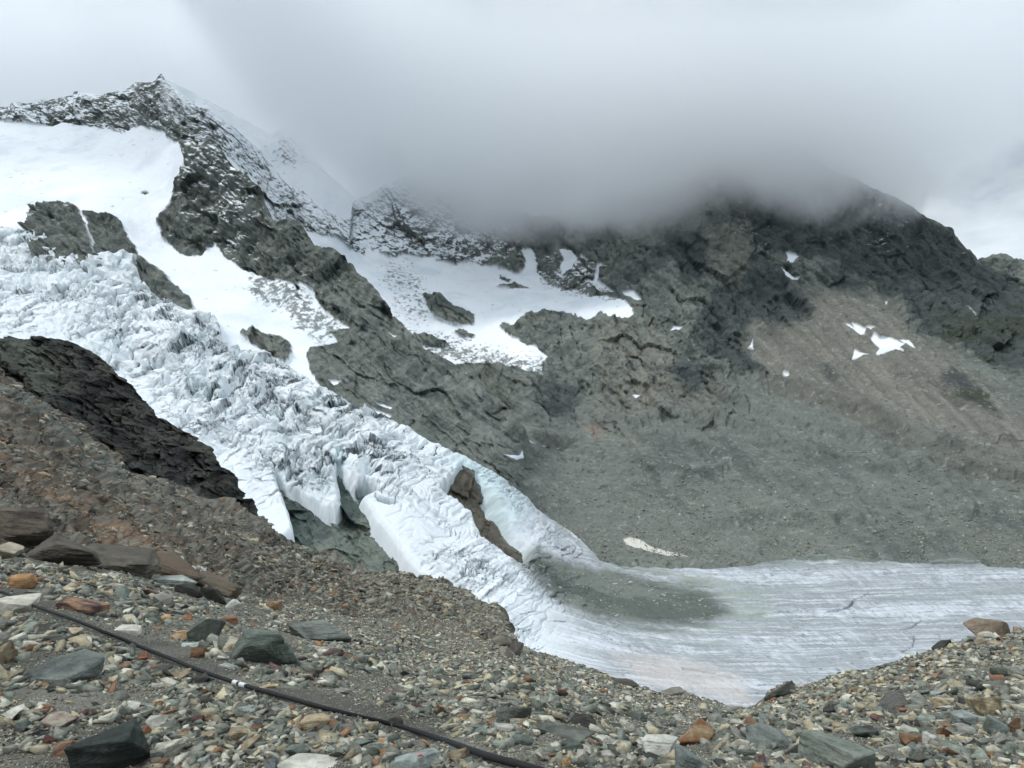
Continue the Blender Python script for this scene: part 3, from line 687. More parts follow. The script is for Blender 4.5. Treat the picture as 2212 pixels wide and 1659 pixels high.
deb = np.maximum(deb, ss(6, 1.0, ldist(X, Y + 5 * wn3, [(1600,1230),(1700,1226),(1800,1226),(1900,1232),(2000,1236),(2212,1236),(2600,1240)]) - 2.5 * wn4) * 0.95)
deb = np.maximum(deb, ss(2.0, 0.5, ldist(X, Y, [(1560, 1222), (1680, 1226), (1800, 1222)])))
c = blend(c, col(92, 99, 93), deb)
c = blend(c, col(120, 125, 117), deb * 0.7 * ss(-0.1, 0.4, stb + 0.5 * fbm(P, 25, 5, 94, 0.65))); c = blend(c, col(66, 72, 68), deb * 0.6 * ss(0.1, 0.5, fbm(P, 6, 4, 99, 0.65)))
c = blend(c, col(180, 180, 176), deb * ss(0.45, 0.6, fbm(P, 3.5, 3, 87)))
c = blend(c, col(205, 196, 190), 0.5 * ss(-20, 10, sdist(wx, wy, [(1330,1440),(1480,1450),(1600,1490),(1620,1540),(1400,1500)])))
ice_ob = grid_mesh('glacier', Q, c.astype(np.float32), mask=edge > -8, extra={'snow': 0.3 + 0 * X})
ice_ob.data.materials.append(M_ice)
structure(ice_ob, 'white crevassed icefall pouring down between the rocks into a flat streaked glacier tongue')

# ================================================================== DARK CLIFF (middle distance)
yC = curve([(-400,760),(-100,745),(0,733),(67,730),(100,730),(133,736),(167,748),(200,765),(233,781),(253,808),(277,831),(293,858),(320,885),(340,909),(353,908),(377,921),(400,935),(423,955),
 (447,965),(463,981),(483,1015),(503,1035),(510,1055),(533,1088),(547,1108),(556,1128),(600,1170),(700,1260)])
yC0 = curve([(-400, 1250), (700, 1330)])
Dc = rbf_fit([(0,730,270),(-400,730,270),(200,765,275),(350,910,260),(450,970,255),(555,1128,240),(0,1000,180),(300,1100,190),(500,1200,200),(-400,1200,150),(600,1330,190),(0,1250,150),(700,1250,230)])
X, Y, P = strip(yC0, yC, -300, 690, 620, 420, Dc, back=10, backstep=0.01)
nrm = grid_normals(P)
if nrm[..., 1].mean() > 0: nrm = -nrm
h = 3.0 * fbm(P, 40, 3, 91) + 2.6 * fbm(P, 14, 5, 92, 0.55, ridged=True) + 1.1 * fbm(P, 3.5, 4, 93, 0.6, stretch=(1, 1, 2.2))
u1, u2, ui, uj = voronoi((X + Y * 0.3) / 15.0 + 1.3 * fbm(P, 12, 3, 94), (Y - X * 0.5) / 9.0 + fbm(P, 12, 3, 95), 33)
wq = 26 * fbm(P, 30, 4, 94, 0.6); wr = 22 * fbm(P, 24, 4, 95, 0.6)
q1, e1 = facet((X * 0.9 + Y * 0.3 + wq) / 40.0, (Y - X * 0.3 + wr) / 34.0, 701, 1.6); q2, e2 = facet((X + Y * 0.3 + wq) / 15.0, (Y - X * 0.2 + wr) / 12.0, 711, 1.5); q3, e3 = facet((X + wq) / 6.0, (Y + wr) / 4.6, 721, 1.4)
A3 = lambda u, v: np.stack([u, v, 0 * u], -1)
lay = fbm(A3((Y - X * 0.55 + wq) / 5.0, (X + Y * 0.5) / 60.0), 1.0, 5, 98, 0.62)
hc = 1.8 * fbm(P, 14, 5, 92, 0.55, ridged=True) + 0.6 * lay + 6.0 * q1 + 2.0 * q2 + 0.7 * q3 - 0.8 * ss(0.1, 0, e2) - 0.4 * ss(0.1, 0, e3)
Q = P + nrm * (0.45 * h)[..., None] + np.array([0.15, -0.95, 0.1]) * hc[..., None]
c = blend(np.broadcast_to(col(50, 52, 50), X.shape + (3,)).copy(), col(78, 78, 70), ss(-0.3, 0.6, fbm(P, 10, 5, 96) + 0.25 * lay + 0.4 * q2))
c = blend(c, col(98, 104, 94), 0.55 * ss(50, 10, ldist(X, Y, [(40, 760), (90, 790), (100, 830)])))
c = blend(c, col(92, 76, 56), 0.4 * ss(0.2, 0.5, fbm(P, 25, 3, 97)))
cl_ob = grid_mesh('cliff', Q, c.astype(np.float32)); cl_ob.data.materials.append(M_mid)
structure(cl_ob, 'dark blocky rock bluff standing in front of the icefall at the left')

# ================================================================== NEAR GROUND
yF = curve([(-400,560),(-100,720),(0,781),(27,805),(67,831),(110,855),(140,875),(177,901),(217,928),(247,965),(273,995),(293,1018),(320,1028),(360,1041),(417,1055),(433,1071),(467,1085),(517,1095),
 (550,1121),(587,1145),(633,1171),(683,1190),(740,1212),(800,1236),(860,1238),(911,1255),(971,1277),(1004,1293),(1034,1319),(1051,1326),(1074,1336),(1101,1362),(1114,1385),(1137,1403),(1187,1413),(1237,1429),
 (1287,1446),(1324,1466),(1371,1476),(1404,1489),(1424,1496),(1447,1490),(1475,1491),(1508,1509),(1558,1519),(1615,1530),(1651,1513),(1661,1499),(1688,1478),(1728,1479),(1765,1466),(1808,1456),
 (1875,1446),(1941,1423),(1975,1413),(2015,1401),(2041,1393),(2085,1386),(2141,1371),(2191,1361),(2212,1358),(2320,1330),(2700,1250)])
ptsF = [(-400,1900,2.4),(500,1900,2.4),(1500,1900,2.5),(2600,1900,2.8),(0,1659,3.2),(700,1659,3.3),(1400,1659,3.7),(2212,1659,4.2),(2600,1659,4.4),(-400,1659,3.1),
 (0,1500,4.1),(-400,1500,4),(500,1500,4.5),(900,1560,4.6),(1100,1500,6.8),(1500,1600,5.6),(1600,1570,7.5),(1900,1560,6.6),(2200,1500,7.6),(2600,1500,8),(0,1350,6.2),(-400,1300,6.5),(300,1380,6.3),(600,1420,6.6),(800,1440,8.5),
 (1100,1440,14),(1250,1460,19),(1400,1500,24),(1500,1520,22),(1615,1533,18),(1650,1520,17),(1800,1470,15),(1900,1500,10),(2100,1400,14),(2212,1360,17),(2600,1270,20),(1300,1540,8),
 (0,1260,8.2),(150,1260,9),(300,1290,9.5),(0,1195,11),(-400,1150,12),(150,1205,14),(400,1285,13),(550,1330,13),(750,1380,14),(0,1100,20),(0,1000,42),(0,900,85),(0,785,150),(-400,560,170),(-400,900,60),(250,985,120),(250,1120,42),
 (450,1180,50),(430,1080,120),(550,1130,130),(680,1200,150),(860,1245,140),(911,1260,130),(600,1270,50),(750,1310,55),(900,1330,50),(950,1400,28),(1040,1330,75),(1110,1390,42),(1137,1410,35)]
DF = rbf_fit(ptsF, 5e-5)
yF0 = curve([(-400, 1950), (2800, 1950)])
NXF, NYF = 1500, 640
X, Y, P = strip(yF0, yF, -330, 2540, NXF, NYF, DF, back=14, backstep=0.02)
nrm = grid_normals(P)
if nrm[..., 1].mean() > 0: nrm = -nrm
sz = P[..., 1]                      # distance, sets how coarse the relief is
# bedrock slab zone at the left, debris elsewhere
lowline = np.interp(X, [-400, 0, 150, 300, 450, 620, 750, 900, 1100, 1200], [1150, 1185, 1212, 1235, 1275, 1300, 1330, 1335, 1395, 1400])
bed = ss(8, -8, Y - lowline) * (X < 1150)
far_ = ss(30, 90, sz)
h = 0.10 * fbm(P, 2.2, 3, 101) * ss(2, 8, sz) + 0.03 * fbm(P, 0.4, 4, 102)
strike = np.stack([P[..., 0] + 0.8 * P[..., 2], P[..., 1] * 0.5, P[..., 2] * 2.4 - 0.9 * P[..., 0]], -1)
h = h + bed * (0.30 * fbm(strike, 3.0, 5, 103, 0.6, ridged=True) * (1 - far_) + far_ * (0.7 * fbm(strike, 12.0, 5, 104, 0.5, ridged=True) + 2.0 * fbm(P, 40, 3, 105)))
w1, w2, wi, wj = voronoi((X * 0.8 + Y * 0.6) / 22.0 + fbm(P, 8, 3, 106), (Y * 0.9 - X * 0.75) / 7.0 + fbm(P, 6, 3, 107), 43)
wq = 5 * fbm(P, 6, 3, 106)
q1, e1 = facet((X * 0.8 + Y * 0.62 + wq) / 60.0, (Y * 0.8 - X * 0.62 + wq) / 16.0, 801); q2, e2 = facet((X * 0.8 + Y * 0.62 + wq) / 20.0, (Y * 0.8 - X * 0.62) / 6.0, 811); q3, e3 = facet((X * 0.8 + Y * 0.6) / 7.0, (Y * 0.8 - X * 0.6) / 3.2, 821)
h = h + bed * sz * (0.004 * q1)
lay1 = fbm(A3((Y * 0.8 - X * 0.62 + wq) / 4.5, (X * 0.8 + Y * 0.62) / 80.0), 1.0, 5, 832, 0.62); lay2 = fbm(A3((Y * 0.8 - X * 0.62 + wq) / 16.0, (X * 0.8 + Y * 0.62) / 160.0), 1.0, 4, 833, 0.6)
hc = bed * sz * ss(4, 14, sz) * (0.022 * q1 + 0.003 * q2 + 0.010 * lay1 + 0.034 * lay2 + 0.012 * fbm(A3(X / 16.0, Y / 11.0), 1.0, 5, 834, 0.65) + 0.012 * fbm(strike / sz[..., None] * 60, 6.0, 4, 831, 0.55, ridged=True))
p1, p2, pi_, pj = voronoi(X / 6.0 + fbm(P, 3, 2, 108), Y / 3.6, 53)
h = h + (0.0030 * sz * (pi_ - 0.4)) * ss(10, 25, sz)
# outcrop overhang near the bench edge
oc = ss(-6, 6, sdist(X, Y, [(0,1100),(60,1110),(110,1150),(170,1150),(240,1180),(330,1210),(470,1260),(440,1275),(300,1240),(200,1222),(100,1200),(0,1175)]))
groove = ss(5, 0, ldist(X, Y, [(60, 1205), (120, 1215), (180, 1222), (230, 1225)]))
Q = P + nrm * h[..., None] + np.array([0.1, -1.0, 0.12]) * hc[..., None]
FGQ = Q; FGX, FGY = X, Y
t = fbm(P, 0.9, 5, 111); tw = fbm(P, 25, 4, 112); tl = fbm(strike, 5, 5, 113)
c = blend(np.broadcast_to(col(88, 87, 80), X.shape + (3,)).copy(), col(118, 116, 107), ss(-0.3, 0.4, t))
cb = blend(np.broadcast_to(col(62, 60, 54), X.shape + (3,)).copy(), col(112, 110, 100), ss(-0.35, 0.45, 0.5 * tl + 0.4 * q2 + 0.6 * lay1 + 0.5 * lay2))
cb = blend(cb, col(40, 38, 35), 0.6 * ss(-0.15, -0.5, lay1 + 0.3 * tl))
cb = blend(cb, col(98, 104, 98), 0.8 * ss(24, 4, ldist(X, Y, [(0, 830), (110, 900), (200, 980), (270, 1020)])) )
rust = ss(52, 4, ldist(X, Y, [(0, 960), (60, 1010), (170, 1090), (280, 1160), (400, 1230), (480, 1270)]) + 25 * tl)
cb = blend(cb, col(116, 86, 60), 0.7 * rust * ss(-0.3, 0.4, fbm(P, 4, 4, 114)))
cb = blend(cb, col(158, 128, 92), 0.6 * rust * ss(0.15, 0.5, fbm(P, 3, 4, 115)))
cb = blend(cb, col(84, 79, 68), 0.4 * ss(0, 0.5, tw))
cb = blend(cb, col(58, 52, 46), 0.5 * ss(0.1, 0.5, fbm(P, 18, 3, 116)) * ss(1050, 850, Y))
c = blend(c, cb, bed)
mid = (1 - bed) * ss(9, 25, sz)
c = blend(c, col(104, 103, 95), mid)
c = blend(c, col(150, 146, 132), 0.7 * ss(0.55, 0.9, pi_) * ss(10, 20, sz) * (0.5 + 0.5 * (1 - bed)))
c = blend(c, col(112, 80, 56), 0.5 * ss(0.75, 0.9, pj) * ss(10, 20, sz))
# small meltwater thread
strm = ss(3.5, 0.8, ldist(X + 5 * tl, Y, [(398,1190),(398,1206),(410,1216),(440,1232),(470,1250),(500,1270),(520,1285)]) + 2.5 * fbm(P, 1.5, 3, 117))
c = blend(c, col(225, 230, 232), strm * 0.9 * ss(-0.3, 0.1, fbm(P, 1.0, 4, 118)))
fg_ob = grid_mesh('ground', Q, c.astype(np.float32)); fg_ob.data.materials.append(M_fg)
structure(fg_ob, 'rubbly moraine ground with rusty bedrock slabs rising at the left')


# ================================================================== STONES
rng = np.random.default_rng(11)
HP = [(-90, 1262), (0, 1278), (67, 1306), (160, 1339), (260, 1379), (360, 1419), (427, 1446), (513, 1476), (593, 1499), (737, 1539), (864, 1569), (970, 1603), (1054, 1633), (1147, 1659), (1300, 1705), (1450, 1760)]
prng = random.Random(5)
def fg_point(x, y):
    """point and normal of the displaced near ground seen at bearing x, elevation y"""
    x = np.asarray(x, float); y = np.asarray(y, float)
    cxp = np.clip((x + 330) / 2870 * (NXF - 1), 0, NXF - 1.001)
    lo = yF0(x); hi = yF(x)
    ry = np.clip((y - lo) / (hi - lo), 0, 1) * (NYF - 1)
    ry = np.clip(ry, 0, NYF - 1.001)
    i = ry.astype(int); j = cxp.astype(int); fi = (ry - i)[..., None]; fj = (cxp - j)[..., None]
    def g(A):
        return (A[i, j] * (1 - fi) * (1 - fj) + A[i + 1, j] * fi * (1 - fj) + A[i, j + 1] * (1 - fi) * fj + A[i + 1, j + 1] * fi * fj)
    return g(FGQ), g(FGN), g(FGC)
FGN = grid_normals(P)
if FGN[..., 2].mean() < 0: FGN = -FGN
FGC = c
FG_BED = bed

def stone_material(name, sc_=(18.0, 60.0)):
    m = bpy.data.materials.new(name); m.use_nodes = True
    nt = m.node_tree; nt.nodes.clear()
    out = N(nt, 'ShaderNodeOutputMaterial')
    b = N(nt, 'ShaderNodeBsdfPrincipled', {'Roughness': 0.85, 'Specular IOR Level': 0.25})
    at = N(nt, 'ShaderNodeAttribute', attribute_name='albedo')
    geo = N(nt, 'ShaderNodeNewGeometry')
    n1 = N(nt, 'ShaderNodeTexNoise', {'Vector': geo.outputs['Position'], 'Scale': sc_[0], 'Detail': 8.0, 'Roughness': 0.7, 'Distortion': 0.6})
    f = math_(nt, 'MULTIPLY_ADD', math_(nt, 'SUBTRACT', n1.outputs[0], 0.5), 1.3, 1.0)
    cc = N(nt, 'ShaderNodeCombineColor', {0: f, 1: f, 2: f})
    c_ = mix(nt, 1.0, at.outputs['Color'], cc.outputs[0], 'MULTIPLY')
    n2 = N(nt, 'ShaderNodeTexNoise', {'Vector': geo.outputs['Position'], 'Scale': sc_[1], 'Detail': 6.0, 'Roughness': 0.7})
    tcx = N(nt, 'ShaderNodeTexCoord')
    mp = N(nt, 'ShaderNodeMapping', {'Vector': tcx.outputs['Object'], 'Scale': (1.0, 1.0, 5.0)})
    n3 = N(nt, 'ShaderNodeTexNoise', {'Vector': mp.outputs[0], 'Scale': sc_[0] * 0.7, 'Detail': 7.0, 'Roughness': 0.7, 'Distortion': 0.8})
    b0 = N(nt, 'ShaderNodeBump', {'Strength': 0.9, 'Distance': 0.03, 'Height': n3.outputs[0]})
    bp = N(nt, 'ShaderNodeBump', {'Strength': 0.7, 'Distance': 0.01, 'Height': n2.outputs[0], 'Normal': b0.outputs[0]})
    nt.links.new(c_, b.inputs['Base Color']); nt.links.new(bp.outputs[0], b.inputs['Normal'])
    nt.links.new(b.outputs[0], out.inputs['Surface'])
    return m
M_stone = stone_material('loose_stone')

def hull_template(rs, n, flat=0.5, boxy=0.5):
    pts = []
    for _ in range(n):
        v = Vector((rs.uniform(-1, 1), rs.uniform(-1, 1), rs.uniform(-1, 1)))
        m_ = max(abs(v.x), abs(v.y), abs(v.z)); l = v.length
        v = v / (l * (1 - boxy) + m_ * boxy)
        pts.append(Vector((v.x, v.y * rs.uniform(0.85, 1), v.z)))
    bm = bmesh.new()
    for p in pts: bm.verts.new(p)
    r = bmesh.ops.convex_hull(bm, input=bm.verts[:])
    junk = [g for g in r['geom_interior'] + r['geom_unused'] if isinstance(g, bmesh.types.BMVert)]
    bmesh.ops.delete(bm, geom=list(set(junk)), context='VERTS')
    bmesh.ops.triangulate(bm, faces=bm.faces[:])
    bm.verts.ensure_lookup_table()
    for i, v in enumerate(bm.verts): v.index = i
    V = np.array([v.co[:] for v in bm.verts]); T = np.array([[v.index for v in f.verts] for f in bm.faces])
    bm.free()
    return V, T
TPL = [hull_template(prng, prng.choice((7, 8, 9, 11)), boxy=prng.uniform(0.2, 0.9)) for _ in range(48)]
PAL = [((106, 107, 98), .32), ((98, 103, 94), .24), ((152, 150, 136), .17), ((140, 132, 110), .17), ((114, 88, 66), .04), ((58, 60, 57), .07), ((80, 62, 58), .02)]
pal_c = np.array([col(*p[0], 2.2) for p in PAL]); pal_p = np.array([p[1] for p in PAL]); pal_p /= pal_p.sum()

def merge_stones(name, n, xr, ysel, size_fn, flat=(0.18, 0.5), groundmix=0.25, tilt=0.28, seed=1, align=None, surf=None):
    r = np.random.default_rng(seed)
    x = r.uniform(xr[0], xr[1], n); 
    y = ysel(x, r)
    keep = np.isfinite(y)
    x, y = x[keep], y[keep]; n = len(x)
    pt, nm, gc = (surf or fg_point)(x, y)
    nm = nm / np.linalg.norm(nm, axis=1, keepdims=True)
    s = size_fn(pt[:, 1], r, x, y)
    k = s > 0
    x, y, pt, nm, gc, s = x[k], y[k], pt[k], nm[k], gc[k], s[k]; n = len(x)
    # frames
    up = nm * 0.6 + np.array([0, 0, 0.4]) + r.normal(0, tilt, (n, 3)); up /= np.linalg.norm(up, axis=1, keepdims=True)
    if align is None: a = r.normal(0, 1, (n, 3))
    else: a = np.array(align) + r.normal(0, 0.35, (n, 3))
    a -= up * (a * up).sum(1, keepdims=True); a /= np.linalg.norm(a, axis=1, keepdims=True)
    b = np.cross(up, a)
    sx = s * 0.5 * r.uniform(0.9, 1.25, n); sy = s * 0.5 * r.uniform(0.55, 0.95, n); szz = s * 0.5 * r.uniform(flat[0], flat[1], n)
    pc = pal_c[r.choice(len(PAL), n, p=pal_p)] * r.uniform(0.6, 1.3, (n, 1))
    pc = pc * (1 - groundmix) + gc * groundmix * 1.15
    Vs, Ts, Cs = [], [], []; off = 0
    t_id = r.integers(0, len(TPL), n)
    for t in range(len(TPL)):
        m = t_id == t
        if not m.any(): continue
        V, T = TPL[t]
        W = (V[None, :, 0, None] * (a[m] * sx[m, None])[:, None] + V[None, :, 1, None] * (b[m] * sy[m, None])[:, None]
             + V[None, :, 2, None] * (up[m] * szz[m, None])[:, None] + (pt[m] + nm[m] * (szz[m] * 0.35)[:, None])[:, None])
        k_ = m.sum()
        Ts.append((T[None] + (off + np.arange(k_) * len(V))[:, None, None]).reshape(-1, 3))
        off += k_ * len(V)
        Vs.append(W.reshape(-1, 3)); Cs.append(np.repeat(pc[m], len(V), 0))
    V = np.concatenate(Vs); T = np.concatenate(Ts); Cc = np.concatenate(Cs)
    me = bpy.data.meshes.new(name)
    me.vertices.add(len(V)); me.vertices.foreach_set('co', V.astype(np.float32).ravel())
    me.loops.add(T.size); me.loops.foreach_set('vertex_index', T.astype(np.int32).ravel())
    me.polygons.add(len(T)); me.polygons.foreach_set('loop_start', np.arange(0, T.size, 3, dtype=np.int32))
    me.update(calc_edges=True)
    at = me.color_attributes.new('albedo', 'FLOAT_COLOR', 'POINT')
    cc = np.ones((len(V), 4), np.float32); cc[:, :3] = Cc
    at.data.foreach_set('color', cc.ravel())
    o = bpy.data.objects.new(name, me); sc.collection.objects.link(o)
    o.data.materials.append(M_stone); o['kind'] = 'stuff'
    return o
# bare grit strips where few stones lie (along the hose)
GRIT = [[(20,1270),(90,1262),(130,1290),(110,1312),(60,1300)], [(300,1385),(400,1395),(470,1425),(500,1470),(430,1450),(340,1410)], [(590,1480),(700,1490),(800,1530),(880,1560),(980,1590),(960,1603),(800,1560),(700,1535),(600,1500)],
        [(0,1480),(130,1490),(300,1500),(330,1530),(160,1545),(0,1510)],[(1080,1650),(980,1605),(1050,1615)]]
def grit(x, y):
    g = np.full(x.shape, -99.0)
    for p in GRIT: g = np.maximum(g, sdist(x, y, p))
    return ss(-6, 6, g)
def low(x): return np.interp(x, [-400, 0, 150, 300, 450, 620, 750, 900, 1000, 1100, 1140], [1195, 1200, 1225, 1250, 1290, 1300, 1320, 1320, 1330, 1375, 1400])
def ysel_debris(x, r):
    top = np.where(x < 1140, low(x), yF(x))
    u = r.uniform(0, 1, x.shape)
    return top + 1 + u * (1760 - top)
def size_debris(d, r, x, y):
    smin = np.maximum(0.010, 3.0 * d / F)
    u = r.uniform(0, 1, d.shape)
    s = smin * (1 - u * 0.985) ** (-1 / 1.05)
    s = np.minimum(s, np.minimum(0.24, 58 * d / F) * r.uniform(0.4, 1, d.shape))
    hd = ldist(x, y, HP, 40); s = np.where((hd < 12) & (s * F / d > 5.5), -1, s); s = np.where((hd < 24) & (s * F / d > 14), -1, s)
    gq = grit(x, y)
    q_ = np.stack([x / 150.0, y / 60.0, 0 * x], -1)
    gq = np.maximum(gq, 0.0 * ss(0.26, 0.42, fbm(q_, 1.0, 4, 403)) * (y < 1610))
    s = np.where(fbm(q_, 0.8, 3, 404) < -0.22, np.minimum(s, smin * 2.6), s)
    for (bx, by_, bw, bh) in BOXES:
        m_ = (np.abs(x - bx) < bw * 0.46) & (np.abs(y - by_) < bh * 0.42)
        s = np.where(m_ & (s * F / d > 9), -1, s)
    s = np.where(r.uniform(0, 1, d.shape) < gq * 0.93, np.where(r.uniform(0, 1, d.shape) < 0.4, 0.010 + 0 * s, -1), s)
    return s
def ysel_bed(x, r):
    top = yF(x); bot = low(x) + 12
    return top + 4 + r.uniform(0, 1, x.shape) * (bot - top - 4)
def size_bed(d, r, x, y):
    smin = 3.2 * d / F
    u = r.uniform(0, 1, d.shape)
    s = np.minimum(smin * (1 - u * 0.98) ** (-1 / 1.7), 26 * d / F)
    p = 0.45 + 0.5 * ss(350, 650, x) * ss(1120, 1200, y)
    return np.where(r.uniform(0, 1, d.shape) < p, s, -1)
g2_ = merge_stones('rubble', 52000, (-160, 1150), ysel_bed, size_bed, flat=(0.25, 0.5), groundmix=0.6, tilt=0.35, seed=4)
g2_['label'] = 'platy rubble strewn over the brown rock slope'

# boulders strewn over the far valley side
FQN = grid_normals(FQ); FQN = FQN * np.sign(FQN[..., 2:3].mean())
def far_point(x, y):
    cxp = np.clip((x + 300) / 2860 * 1499, 0, 1498.9); lo = flat(x); hi = yR(x)
    ry = np.clip((y - lo) / (hi - lo), 0, 1) * 759; ry = np.clip(ry, 0, 758.9)
    i = ry.astype(int); j = cxp.astype(int)
    fi = (ry - i)[..., None]; fj = (cxp - j)[..., None]
    g = lambda A: A[i, j] * (1 - fi) * (1 - fj) + A[i + 1, j] * fi * (1 - fj) + A[i, j + 1] * (1 - fi) * fj + A[i + 1, j + 1] * fi * fj
    return g(FQ), g(FQN), np.broadcast_to(col(108, 113, 107), x.shape + (3,))
def ysel_far(x, r):
    y = 700 + r.uniform(0, 1, x.shape) * 545
    y = np.maximum(y, 960)
    k = r.uniform(0, 1, x.shape)
    return y
def size_far(d, r, x, y):
    u = r.uniform(0, 1, d.shape)
    s = 1.3 * d / F * (1 - u * 0.995) ** (-1 / 2.4)
    s = np.minimum(s, 9 * d / F)
    pr = 0.25 + 0.75 * ss(1010, 1200, y)
    pr = pr * ss(1120, 1180, x) * (0.15 + 0.85 * ss(-0.25, 0.3, fbm(np.stack([x / 60.0, (y - 0.2 * x) / 22.0, 0 * x], -1), 1.0, 4, 402)))
    return np.where(r.uniform(0, 1, d.shape) < pr, s, -1)
far_b = merge_stones('scree', 52000, (1100, 2330), lambda x, r: 975 + r.uniform(0, 1, x.shape) ** 0.75 * 262, size_far, flat=(0.5, 0.9), groundmix=0.55, tilt=0.4, seed=8, surf=far_point)
far_b['label'] = 'grey boulders strewn over the far scree slope above the glacier'
# ---------------------------------------------------------------- single rocks
def rock_mesh(name, seed, shape, colour, colour2=None, cuts=2, strata=0.5):
    rs = random.Random(seed)
    n, boxy = {'block': (13, 0.9), 'slab': (14, 0.85), 'round': (22, 0.3), 'wedge': (11, 0.8), 'pyramid': (9, 0.55)}[shape]
    V, T = hull_template(rs, n, boxy=boxy)
    if shape == 'pyramid':
        V = V * (1 - 0.38 * (V[:, 2:3] + 1) * np.array([1, 1, 0]))
    if shape == 'wedge':
        V[:, 2] *= (0.65 + 0.35 * V[:, 0])
    bm = bmesh.new()
    vs = [bm.verts.new(p) for p in V]
    for t in T: bm.faces.new([vs[i] for i in t])
    bmesh.ops.recalc_face_normals(bm, faces=bm.faces[:])
    bmesh.ops.dissolve_limit(bm, angle_limit=0.25, verts=bm.verts[:], edges=bm.edges[:])
    try:
        bmesh.ops.bevel(bm, geom=bm.edges[:] , offset=0.035 if shape != 'round' else 0.10, segments=1, profile=0.5, affect='EDGES', clamp_overlap=True)
    except Exception: pass
    bmesh.ops.triangulate(bm, faces=bm.faces[:])
    for _ in range(cuts):
        long_ = [e for e in bm.edges if e.calc_length() > 0.16]
        if not long_: break
        bmesh.ops.subdivide_edges(bm, edges=long_, cuts=1, use_grid_fill=False)
        bmesh.ops.triangulate(bm, faces=bm.faces[:])
    bm.normal_update()
    co = np.array([v.co[:] for v in bm.verts]); nn = np.array([v.normal[:] for v in bm.verts])
    q = co + seed * 3.7
    h = 0.045 * fbm(q, 0.5, 5, seed % 50, 0.62) 
    h = h + strata * 0.06 * fbm(q * np.array([0.5, 0.5, 3.2]), 0.5, 4, (seed + 3) % 50, 0.6, ridged=True)
    co = co + nn * h[:, None]
    for v, p in zip(bm.verts, co): v.co = p
    me = bpy.data.meshes.new(name); bm.to_mesh(me); bm.free()
    def soft(cc_):
        m_ = sum(cc_) / 3; k_ = 0.62 if cc_[0] < cc_[2] + 18 else 0.66
        return [m_ + (v - m_) * k_ + (2 if i_ == 0 else (-3 if i_ == 2 else 0)) for i_, v in enumerate(cc_)]
    c1 = col(*soft(colour), 1.25); c2 = col(*soft(colour2 or [min(255, int(k * 1.22) + 4) for k in colour]), 1.25)
    t = fbm(q, 0.7, 4, (seed + 9) % 50, 0.6)
    t = ss(-0.15, 0.35, t) if colour2 else ss(-0.4, 0.5, t)
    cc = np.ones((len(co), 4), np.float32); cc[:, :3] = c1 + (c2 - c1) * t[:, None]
    # darker where the surface sinks in between the layers
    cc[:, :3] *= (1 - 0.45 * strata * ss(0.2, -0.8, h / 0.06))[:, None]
    at = me.color_attributes.new('albedo', 'FLOAT_COLOR', 'POINT'); at.data.foreach_set('color', cc.ravel())
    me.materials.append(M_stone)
    return me
def place_rock(name, label, x0, x1, y0, y1, shape, colour, colour2=None, tilt=0.0, lean=0.0, seed=0, depth=0.8, strata=0.5, cuts=3, group=None, yaw=None, sink=0.22):
    xc = (x0 + x1) / 2; rs = random.Random(seed * 7 + 1)
    yb = y1 - 0.18 * (y1 - y0)
    yb = max(yb, float(yF(xc)) + 1.0)
    pt, nm, gc = fg_point(np.array([xc]), np.array([yb]))
    pt = pt[0]; d = pt[1]
    w = (x1 - x0) * d / F; hh = (y1 - y0) * d / F
    dep = min(w, max(hh * 1.4, w * depth))
    me = rock_mesh(name, seed, shape, colour, colour2, cuts, strata)
    o = bpy.data.objects.new(name, me); sc.collection.objects.link(o)
    o.scale = (w * 0.56, dep * 0.52, hh * 0.64)
    # scale lives in the mesh so the object stays clean
    co = np.empty(len(me.vertices) * 3, np.float32); me.vertices.foreach_get('co', co); co = co.reshape(-1, 3) * np.array(o.scale[:], np.float32)
    co[:, 2] += hh * 0.5
    me.vertices.foreach_set('co', co.ravel()); me.update(); o.scale = (1, 1, 1)
    zbase = EYE + (CY - y1) / F * d
    o.location = (pt[0], pt[1] + dep * 0.25, zbase)
    o.rotation_euler = (lean, -tilt, (rs.uniform(-0.35, 0.35) if yaw is None else yaw))
    # settle the block so that its visible outline has the surveyed width and height
    from mathutils import Matrix
    rot = np.array(o.rotation_euler.to_matrix())
    ew = 0.03 * (x1 - x0); tx0, tx1, ty0, ty1 = x0 - ew, x1 + ew, y0 - 0.04 * (y1 - y0), y1 + 0.14 * (y1 - y0)
    co = np.empty(len(me.vertices) * 3, np.float32); me.vertices.foreach_get('co', co); co = co.reshape(-1, 3).astype(float)
    co[:, 2] -= co[:, 2].mean()
    loc = np.array(o.location[:]); loc[2] += hh * 0.5
    for _ in range(4):
        Wd = co @ rot.T + loc
        px = CX + Wd[:, 0] / Wd[:, 1] * F; py = CY - (Wd[:, 2] - EYE) / Wd[:, 1] * F
        ws, hs = px.max() - px.min(), py.max() - py.min()
        Wd = (Wd - loc) * np.array([(tx1 - tx0) / ws, (tx1 - tx0) / ws, (ty1 - ty0) / hs])
        co = Wd @ rot
        Wd = co @ rot.T + loc
        px = CX + Wd[:, 0] / Wd[:, 1] * F; py = CY - (Wd[:, 2] - EYE) / Wd[:, 1] * F
        loc[0] += ((tx0 + tx1) / 2 - (px.max() + px.min()) / 2) / F * loc[1]
        loc[2] -= ((ty0 + ty1) / 2 - (py.max() + py.min()) / 2) / F * loc[1]
    co[:, 2] += 0
    me.vertices.foreach_set('co', co.astype(np.float32).ravel()); me.update(); o.location = loc
    o['label'] = label; o['category'] = 'boulder' if (x1 - x0) > 60 else 'rock'
    if group: o['group'] = group
    return o
